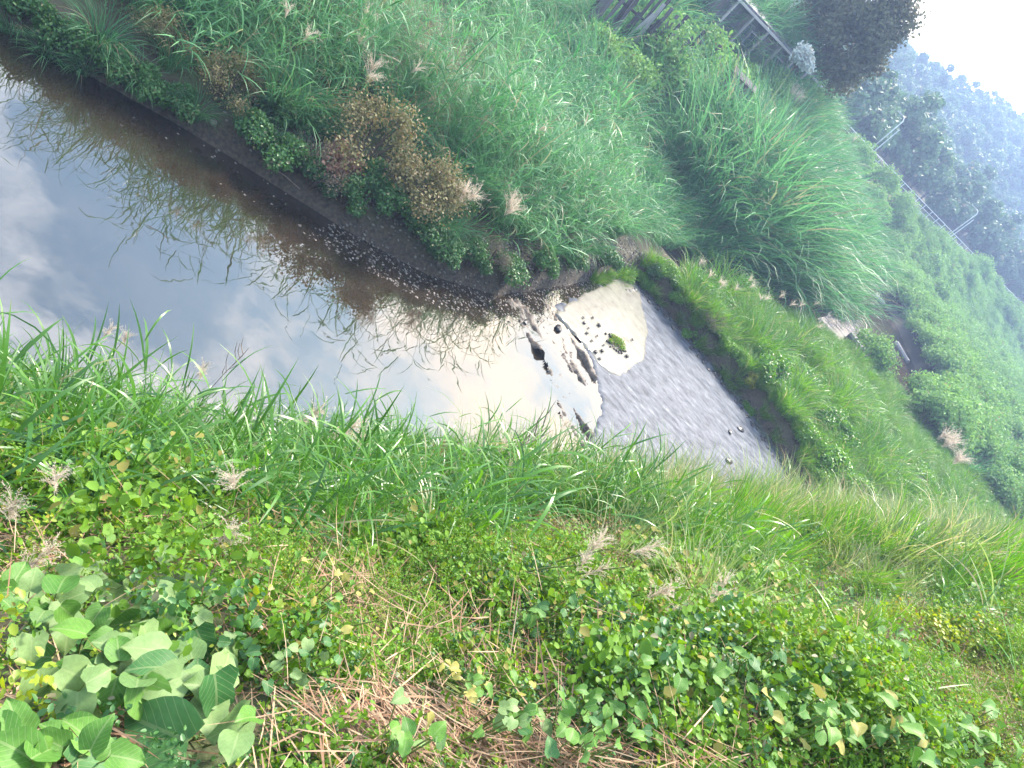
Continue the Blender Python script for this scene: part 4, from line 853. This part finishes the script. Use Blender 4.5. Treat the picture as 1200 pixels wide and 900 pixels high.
for a in [(690, 835, 30, 24, 22, 'dense bright green vine hanging over the straw at the bottom', 'ggd', .062), (470, 860, 18, 14, 7, 'small clover like vine in front of the straw bundle', 'gp', .06), (612, 845, 20, 14, 9, 'sparse vine in front of the reddish straw', 'gp', .06), (655, 720, 30, 16, 12, 'dark leaved vine in the middle of the weeds', 'dg', .06),
          (760, 790, 30, 22, 16, 'bright yellow green vine beside the dense vine', 'gg', .06), (850, 700, 28, 20, 18, 'dark leaved vine under the pale grass', 'dg', .085), (960, 690, 26, 14, 16, 'upright light green vine among broken canes', 'g', .10), (1040, 745, 36, 18, 18, 'bright vine around a long pale stem', 'gd', .10), (1105, 690, 40, 14, 18, 'dark broad leaved vine below the seeding grass', 'dg', .12),
          (1165, 700, 22, 14, 10, 'vine with bluish leaves at the right edge', 'dg', .12), (1105, 755, 28, 14, 9, 'vine with a few rounded pale leaves on rusty stems', 'pg', .10), (1150, 860, 40, 20, 22, 'pale green vine covering the lower right corner', 'g', .10), (1050, 855, 40, 18, 20, 'yellow green vine along the bottom edge', 'ggy', .09), (960, 845, 36, 18, 18, 'low vine with yellowing leaves along the bottom edge', 'ggy', .08), (880, 790, 36, 22, 16, 'sparse green vine around a leaning dark stem', 'gd', .075),
          (330, 760, 40, 24, 12, 'sparse small leaved vine in the dry brown weeds', 'dp', .05), (400, 690, 40, 22, 10, 'tiny leaved vine at the foot of the cane grass', 'gy', .04), (560, 790, 30, 20, 12, 'yellow leaved creeping vine above the straw bundle', 'yg', .05)]: vr(*a[:4], int(a[4] * _more), *a[5:7], a[7] * .82)
# long single blades and stalks on the right
def long_blades(px, py, n, ln, wd, lab, m, az, dz=.05, lean=(.5, 1.2), droop=(.2, 1.0)):
    x, y = at_ground(px, py, dz)
    p = blades(rng.normal(0, .03, (n, 3)), rng.normal(az, .5, n), U(*lean, n), U(*droop, n), U(*ln, n), U(*wd, n), 8, tint=rt(n, .1, .4, 1), twist=rng.normal(0, .6, n))
    link('long_blade_grass', new_mesh('long_blade_grass', *p[:2], m, tint=p[2]), None, (x, y, hz(x, y)), label=lab, cat='grass clump')
for a in [(1190, 820, 16, (.5, 1.1), (.012, .022), 'bright long bladed grass fanning in from the right edge', M_fine, 3.4), (1020, 830, 9, (.4, .8), (.01, .016), 'few long green blades rising from the lower weeds', M_fine, 1.2), (1160, 730, 5, (.8, 1.3), (.03, .045), 'broad pale blades across the rusty vine at right', M_pale, 3.2),
          (985, 660, 10, (.5, .9), (.006, .01), 'thin pale seeding blades arching over the vines', M_pale, .6), (1080, 640, 14, (.6, 1.2), (.006, .012), 'long pale arching blades in front of the scrub', M_pale, .3), (1150, 660, 14, (.6, 1.1), (.006, .012), 'pale arching blades at the right edge of the bank', M_pale, .3), (1065, 610, 4, (1.0, 1.7), (.03, .05), 'tall pale bluish blade leaning beside the big plume', M_pale, .9, .05, (.05, .3), (.1, .3)),
          (205, 715, 3, (.2, .35), (.014, .02), 'single stout green blade in the weeds', M_near, 1.8, .02, (.05, .3), (.05, .2)), (800, 790, 5, (.3, .6), (.006, .01), 'thin straw coloured blades lying on the weeds', M_straw, .9)]: long_blades(*a)

# ------------------------------------------------------------------ road, railing, lamps on the far side
def road_pt(s, n, z=6.0): return Vector((0.7 + RDIR[0] * s + RNRM[0] * n, 85 + RDIR[1] * s + RNRM[1] * n, z))
M_asph = rough_mat('asphalt', [(0.3, (0.035, 0.035, 0.037)), (0.7, (0.065, 0.065, 0.066))], 2, bump=.1)
M_conc = rough_mat('concrete', [(0.3, (0.28, 0.27, 0.26)), (0.7, (0.42, 0.41, 0.40))], 1.2, bump=.2)
M_steel = rough_mat('galvanised_steel', [(0.3, (0.45, 0.46, 0.48)), (0.7, (0.62, 0.63, 0.65))], 3, bump=0, rough=.45, metal=.3)
sr = np.arange(-40, 170, 3.0)
def strip(name, n0, n1, z, m, **kw):
    v = []
    for s in sr: v += [tuple(road_pt(s, n0, z)), tuple(road_pt(s, n1, z))]
    k = np.arange(len(sr) - 1)[:, None] * 2; return link(name, new_mesh(name, v, k + np.array([0, 2, 3, 1]), m), **kw)
strip('road', 0.5, 5.6, 6.12, M_asph, kind='structure')
t = thing('road_kerb', 'long pale concrete kerb along the outer edge of the distant road', 'kerb', road_pt(0, .2))
mb = MB(); rotm = Matrix(((RDIR[0], RNRM[0], 0), (RDIR[1], RNRM[1], 0), (0, 0, 1)))
KS = MB().box((0, 0, 0), (3.96, .3, .5), rotm).mesh('kerb_stone', M_conc)
for s in np.arange(-20, 150, 4.0): link('kerb_stone', KS, t, road_pt(s, .25, 6.1) - road_pt(0, .2))
t = thing('guard_railing', 'pale steel railing along the outer edge of the distant road', 'railing', road_pt(0, .5)); o0 = road_pt(0, .5)
PS = MB().box((0, 0, .6), (.07, .07, 1.1), rotm).mesh('railing_post', M_steel)
for s in np.arange(-20, 150, 2.5): link('post', PS, t, road_pt(s, .15, 6.2) - o0)
for h, r in ((1.1, .04), (.6, .025)):
    link('rail', MB().tube([road_pt(-20, .15, 6.2 + h) - o0, road_pt(150, .15, 6.2 + h) - o0], r, 6).mesh('rail', M_steel), t)
def lamp(s, h, lab):
    b = road_pt(s, .0, 6.0); t = thing('street_lamp', lab, 'lamp post', b); a = Vector((RNRM[0], RNRM[1], 0))
    link('pole', MB().tube([(0, 0, 0), (0, 0, h * .93), a * .25 + Vector((0, 0, h * .99)), a * .7 + Vector((0, 0, h))], [.09, .065, .055, .05], 8).mesh('lamp_pole', M_steel, True), t)
    link('lamp_head', MB().box(a * 1.0 + Vector((0, 0, h)), (.3, .8, .14), rotm).mesh('lamp_head', M_conc), t)
    q = RDIR * .8
    link('sign_pole', MB().tube([(q[0], q[1], 0), (q[0], q[1], h * .8)], .06, 6).mesh('sign_pole', M_steel), t)
def road_s(px): # distance along the road where it passes under pixel column direction
    d = ray(*px); k = d.x / d.y; return (k * 85 - .7) / (RDIR[0] - k * RDIR[1])
lamp(road_s((1112, 275)), 5.2, 'pale lamp post on the nearer, lower stretch of the distant road')
lamp(road_s((1028, 168)), 5.6, 'pale lamp post on the farther, upper stretch of the distant road')

# ------------------------------------------------------------------ trees
def make_tree(kind, m, n, leaf, h, spread, rad, nl_, low=.3):
    C = []; Rr = []
    for i in range(nl_):
        a = random.uniform(0, 6.28); zz = random.uniform(low, .95); r = spread * math.sqrt(random.random()) * math.sin(math.pi * min(.95, zz * .85 + .1)) * 1.1
        C.append((r * math.cos(a), r * math.sin(a), zz * h)); Rr.append(random.uniform(*rad))
    v, f, t = leafcloud(n, C, Rr, leaf, shell=.45, aspect=1.6, dry=.02)
    mb = MB(); mb.tube([(0, 0, -.5), (.1, 0, h * .35), (0, .1, h * .85)], [.03 * h, .022 * h, .006 * h], 7)
    for c in C[:9]: c = Vector(c); b = Vector((.05, .05, c.z * .55)); mb.tube([b, b.lerp(c, .5) + Vector((0, 0, .2)), c], [.011 * h, .008 * h, .003 * h], 5)
    return new_mesh(kind + '_crown', v, f, m, tint=t), mb.mesh(kind + '_trunk', M_bark)
TRE = [make_tree('hill_tree', M_tree, 2000, (.35, .8), random.uniform(6, 9), 2.6, (1.0, 1.7), 13) for _ in range(6)]
DTR = [make_tree('dark_tree', M_dtree, 24000, (.12, .26), 8.0, 2.4, (.9, 1.5), 34, .12) for _ in range(2)]
def put_tree(pr, x, y, lab, group=None, s=1.0, name='tree', z=None):
    t = thing(name, lab, 'tree', (x, y, (hz(x, y) if z is None else z) - .2), (0, 0, random.uniform(0, 6.28)), s, group); link('crown', pr[0], t); link('trunk', pr[1], t); return t
tcond = lambda x, y: (dr_of(x, y) > 7.5) & (dr_of(x, y) < 110)
P4 = scatter(520, (-70, 190), (70, 330), tcond, 3.6, 40, 6); P4.sort(key=lambda p: dr_of(*p))
for x, y in P4[:290]:
    d = float(dr_of(x, y)); zone_ = 'just above the road' if d < 30 else ('halfway up the hill' if d < 62 else 'near the ridge')
    w_ = by_mark('hill', x, y, 3); put_tree(random.choice(TRE), x, y, 'hazy blue green tree ' + zone_ + ', ' + w_, 'trees ' + zone_ + ', ' + w_, random.uniform(.75, 1.25))
if P4[290:]: stuff('hill_wood', P4[290:], [t_[0] for t_ in TRE], .8, 1.25, 'hazy wood along the far ridge', 'wood')
econd = lambda x, y: (dr_of(x, y) < -1.5) & (dr_of(x, y) > -14) & (y > 70)
for x, y in scatter(60, (-10, 110), (60, 220), econd, 3.2, 40, 3):
    put_bush('embankment_bush', random.choice(FBU), x, y, 'hazy blue bush under the road railing', 'bushes on the road embankment', random.uniform(1.0, 1.7), mk='scrub')
p = atd(955, 72, 56); put_tree(DTR[0], p.x, p.y, 'big dark olive tree beside the shed at the skyline', None, 1.15, z=max(hz(p.x, p.y), 0) + 0.0)

# ------------------------------------------------------------------ sheds and fence at the top of the far bank
M_plank = rough_mat('weathered_plank', [(0.3, (0.06, 0.048, 0.055)), (0.7, (0.16, 0.135, 0.145))], 3, bump=.4, stretch=(3, 3, .4), rnd=.45)
M_pale = rough_mat('pale_plank', [(0.3, (0.22, 0.20, 0.20)), (0.7, (0.38, 0.35, 0.35))], 3, bump=.3, stretch=(3, 3, .4), rnd=.25)
M_tin = rough_mat('tin_sheet', [(0.3, (0.06, 0.058, 0.075)), (0.7, (0.13, 0.125, 0.15))], 1.5, bump=.1, rough=.5, metal=.2, rnd=.15)
M_drk = rough_mat('dark_timber', [(0.3, (0.035, 0.028, 0.03)), (0.7, (0.08, 0.065, 0.07))], 4, bump=.3, rnd=.3)
M_wht = rough_mat('white_paint', [(0.3, (0.66, 0.67, 0.70)), (0.7, (0.80, 0.81, 0.83))], 2, bump=.1)
M_pane = water_mat('window_glass', [(0.3, (0.03, 0.04, 0.05)), (0.7, (0.06, 0.08, 0.10))], 0.06, 1.6, ())
def frame_at(a, b):
    d = Vector((b.x - a.x, b.y - a.y, 0)); return d.length, Matrix.Rotation(math.atan2(d.y, d.x), 3, 'Z'), math.atan2(d.y, d.x)
bx1 = MB().box((0, 0, 0), (1, 1, 1)).mesh
PLKM = MB().box((0, 0, .5), (1, 1, 1)).mesh('plank', M_plank); PLKP = MB().box((0, 0, .5), (1, 1, 1)).mesh('pale_plank', M_pale)
DRKM = MB().box((0, 0, .5), (1, 1, 1)).mesh('post', M_drk); TINM = MB().box((0, 0, .5), (1, 1, 1)).mesh('tin_panel', M_tin); WHTM = MB().box((0, 0, .5), (1, 1, 1)).mesh('trim', M_wht); PANM = MB().box((0, 0, .5), (1, 1, 1)).mesh('pane', M_pane)
# plank wall
a, b = atd(700, 8, 36), atd(812, 92, 42); ln, rm, ang = frame_at(a, b); z0 = min(a.z, b.z) - 1.7
t = thing('plank_wall', 'dark weathered plank wall with a few pale upright boards above the reeds', 'wall', (a.x, a.y, z0), (0, 0, ang))
k = 0; x = 0.0
while x < ln:
    w = random.uniform(.16, .26); h = random.uniform(3.2, 4.3); pale = k in (7, 8, 13, 19, 20, 27, 33)
    o = link('plank', PLKP if pale else PLKM, t, (x, random.uniform(-.03, .03) - (.06 if pale else 0), -.6), (random.gauss(0, .03), random.gauss(0, .05 if not pale else .12), 0), (w, .04, h)); x += w + random.choice([.01, .02, .05, .10]); k += 1
for zz in (.9, 2.4): link('rail', DRKM, t, (ln / 2, .07, zz), (0, 0, 0), (ln, .08, .12))
for q in range(6): link('post', DRKM, t, (ln * q / 5, .16, -.6), (0, 0, 0), (.14, .12, 4.4))
# pale boards hut
c = atd(868, 99, 42); t = thing('board_hut', 'small hut of grey upright boards half sunk in the reeds', 'hut', (c.x, c.y, c.z - 1.0), (0, 0, .25), .72)
for q in range(9): link('board', PLKP if q % 3 == 1 else PLKM, t, (-.85 + q * .21, -.6, 0), (0, random.gauss(0, .015), 0), (.19, .04, 1.75))
for q in range(6): link('board', PLKM, t, (-.95, -.5 + q * .21, 0), (0, 0, 0), (.04, .19, 1.75))
link('roof', DRKM, t, (0, 0, 1.78), (.18, 0, 0), (2.2, 1.6, .05)); link('back_wall', DRKM, t, (0, .6, 0), (0, 0, 0), (1.9, .06, 1.7))
# long shed with tin roof
a, b = atd(858, -12, 46), atd(962, 88, 54); ln, rm, ang = frame_at(a, b); z0 = min(a.z, b.z) - 2.8
t = thing('tin_shed', 'purple grey tin roofed shed with white window frames under the dark tree', 'shed', (a.x, a.y, z0), (0, 0, ang))
q = 0
for x in np.arange(0, ln, .62): link('wall_panel', TINM if q % 4 else PLKM, t, (x, 0, 0), (0, 0, 0), (.6, .05, 2.9)); q += 1
link('back_wall', DRKM, t, (ln / 2, 4, 0), (0, 0, 0), (ln, .08, 3.6)); link('end_wall', PLKM, t, (-.35, 2, 0), (0, 0, 0), (.08, 4, 3.0)); link('end_wall', PLKM, t, (ln + .1, 2, 0), (0, 0, 0), (.08, 4, 3.0))
for x in np.arange(-.2, ln + .3, .7): link('roof_panel', TINM, t, (x, 1.9, 3.05), (.16, 0, 0), (.68, 5.0, .05))
for x in (ln * .35, ln * .62, ln * .86):
    w_ = link('window', PLKP, t, (x, -.06, 1.25), (0, 0, 0), (1.0, .06, .9))
    for dx in (-.24, .24): link('pane', PANM, w_, (dx, -.6, .1), (0, 0, 0), (.42, .5, .8))
link('eave_board', PLKP, t, (ln / 2, -.55, 2.66), (0, 0, 0), (ln + .6, .06, .12))
for x in np.arange(.4, ln, 1.7): link('post', PLKP, t, (x, -.5, -.4), (0, .02, 0), (.12, .12, 3.1))
# upper pale roof behind
a, b = atd(892, -35, 60), atd(975, 45, 68); ln, rm, ang = frame_at(a, b); z0 = (a.z + b.z) / 2 - 3.2
t = thing('white_house', 'pale walled house mostly hidden behind the tin shed', 'house', (a.x, a.y, z0 - 1), (0, 0, ang))
link('wall', WHTM, t, (ln / 2, 2.5, 0), (0, 0, 0), (ln, 5, 5)); link('roof', TINM, t, (ln / 2, 2.5, 5.02), (.1, 0, 0), (ln + 1, 6.5, .15))
for x in (ln * .25, ln * .55, ln * .8):
    w_ = link('window', DRKM, t, (x, -.03, 2.6), (0, 0, 0), (1.4, .08, 1.3)); link('pane', PANM, w_, (0, -.6, .08), (0, 0, 0), (.85, .5, .84))
# pale flowering bush by the shed end
M_sil = leaf_mat('silver_leaf', (.30, .34, .32), (.55, .58, .58), trans=.3, rough=.6, var=.2)
SIL = make_bush('pale_bush', M_sil, 2200, (.08, .2), .7, (.3, 1.3), (.3, .55), 9, .1, 1.6, .3)
c = atd(950, 60, 49); put_bush('pale_bush', SIL, c.x, c.y, 'whitish pale bush at the end of the tin shed', None, 1.0, dz=max(0, c.z - 1.2 - hz(c.x, c.y)))
# bushes in front of and between the buildings
for px, py, tt, s in [(800, 20, 40, 1.5), (825, 45, 42, 1.4), (845, 20, 44, 1.5), (770, 15, 40, .9), (905, 95, 48, 1.1), (935, 85, 50, 1.1), (890, 70, 47, 1.0), (960, 105, 53, 1.1), (850, 65, 45, 1.1), (920, 110, 48, 1.0), (885, 45, 43, 1.3), (905, 60, 44, 1.2), (925, 75, 46, 1.2), (862, 30, 42, 1.2), (855, 85, 40, .9), (815, 70, 39, 1.2), (835, 75, 40, 1.1), (790, 40, 36, 1.0), (875, 20, 43, 1.0), (900, 30, 43, 1.5), (915, 50, 44, 1.4), (935, 60, 46, 1.2), (880, 5, 42, 1.3), (845, 50, 42, 1.5), (740, 12, 35, .8), (720, 45, 35, .8), (745, 62, 36, .9), (780, 75, 38, 1.0), (955, 80, 48, 1.2), (865, 70, 42, .9), (890, 95, 44, 1.0), (765, 40, 36, .9)]:
    q = atd(px, py, tt); put_bush('bush', random.choice(FBU), q.x, q.y, 'dark green bush growing around the sheds at the top of the bank', 'bushes around the sheds', s)
# light debris in the side channel
for (pa, pb, lab) in [((996, 392), (1008, 408), 'pale log lying at the near edge of the side channel'), ((1050, 402), (1064, 424), 'white floating board at the far edge of the side channel'), ((1025, 345), (1036, 356), 'thin pale board in the upper end of the side channel'), ((1002, 398), (1012, 413), 'second thinner log beside the pale log')]:
    u_, v_ = atz(*pa, -.2), atz(*pb, -.2); link('floating_log', MB().tube([Vector((0, 0, 0)), v_ - u_], [.22, .16], 7).mesh('floating_log', M_pale), None, u_, label=lab, cat='log')

# ------------------------------------------------------------------ haze: the damp air of the valley
mh = bpy.data.materials.new('haze'); mh.use_nodes = True; t = mh.node_tree; t.nodes.clear()
o = N(t, 'ShaderNodeOutputMaterial'); pv = N(t, 'ShaderNodeVolumePrincipled'); pv.inputs['Color'].default_value = (0.47, 0.62, 1.0, 1); pv.inputs['Density'].default_value = 0.0016; pv.inputs['Anisotropy'].default_value = 0.2
t.links.new(pv.outputs[0], o.inputs['Volume'])
zmin = float(GZ.min()) - 1.0; zmax = max(48.0, float(GZ.max()) + 14)
hb = MB().box((75, 175, (zmin + zmax) / 2), (900, 900, zmax - zmin)).mesh('haze', mh)
link('haze', hb, kind='stuff', label='pale blue haze filling the valley', cat='haze')
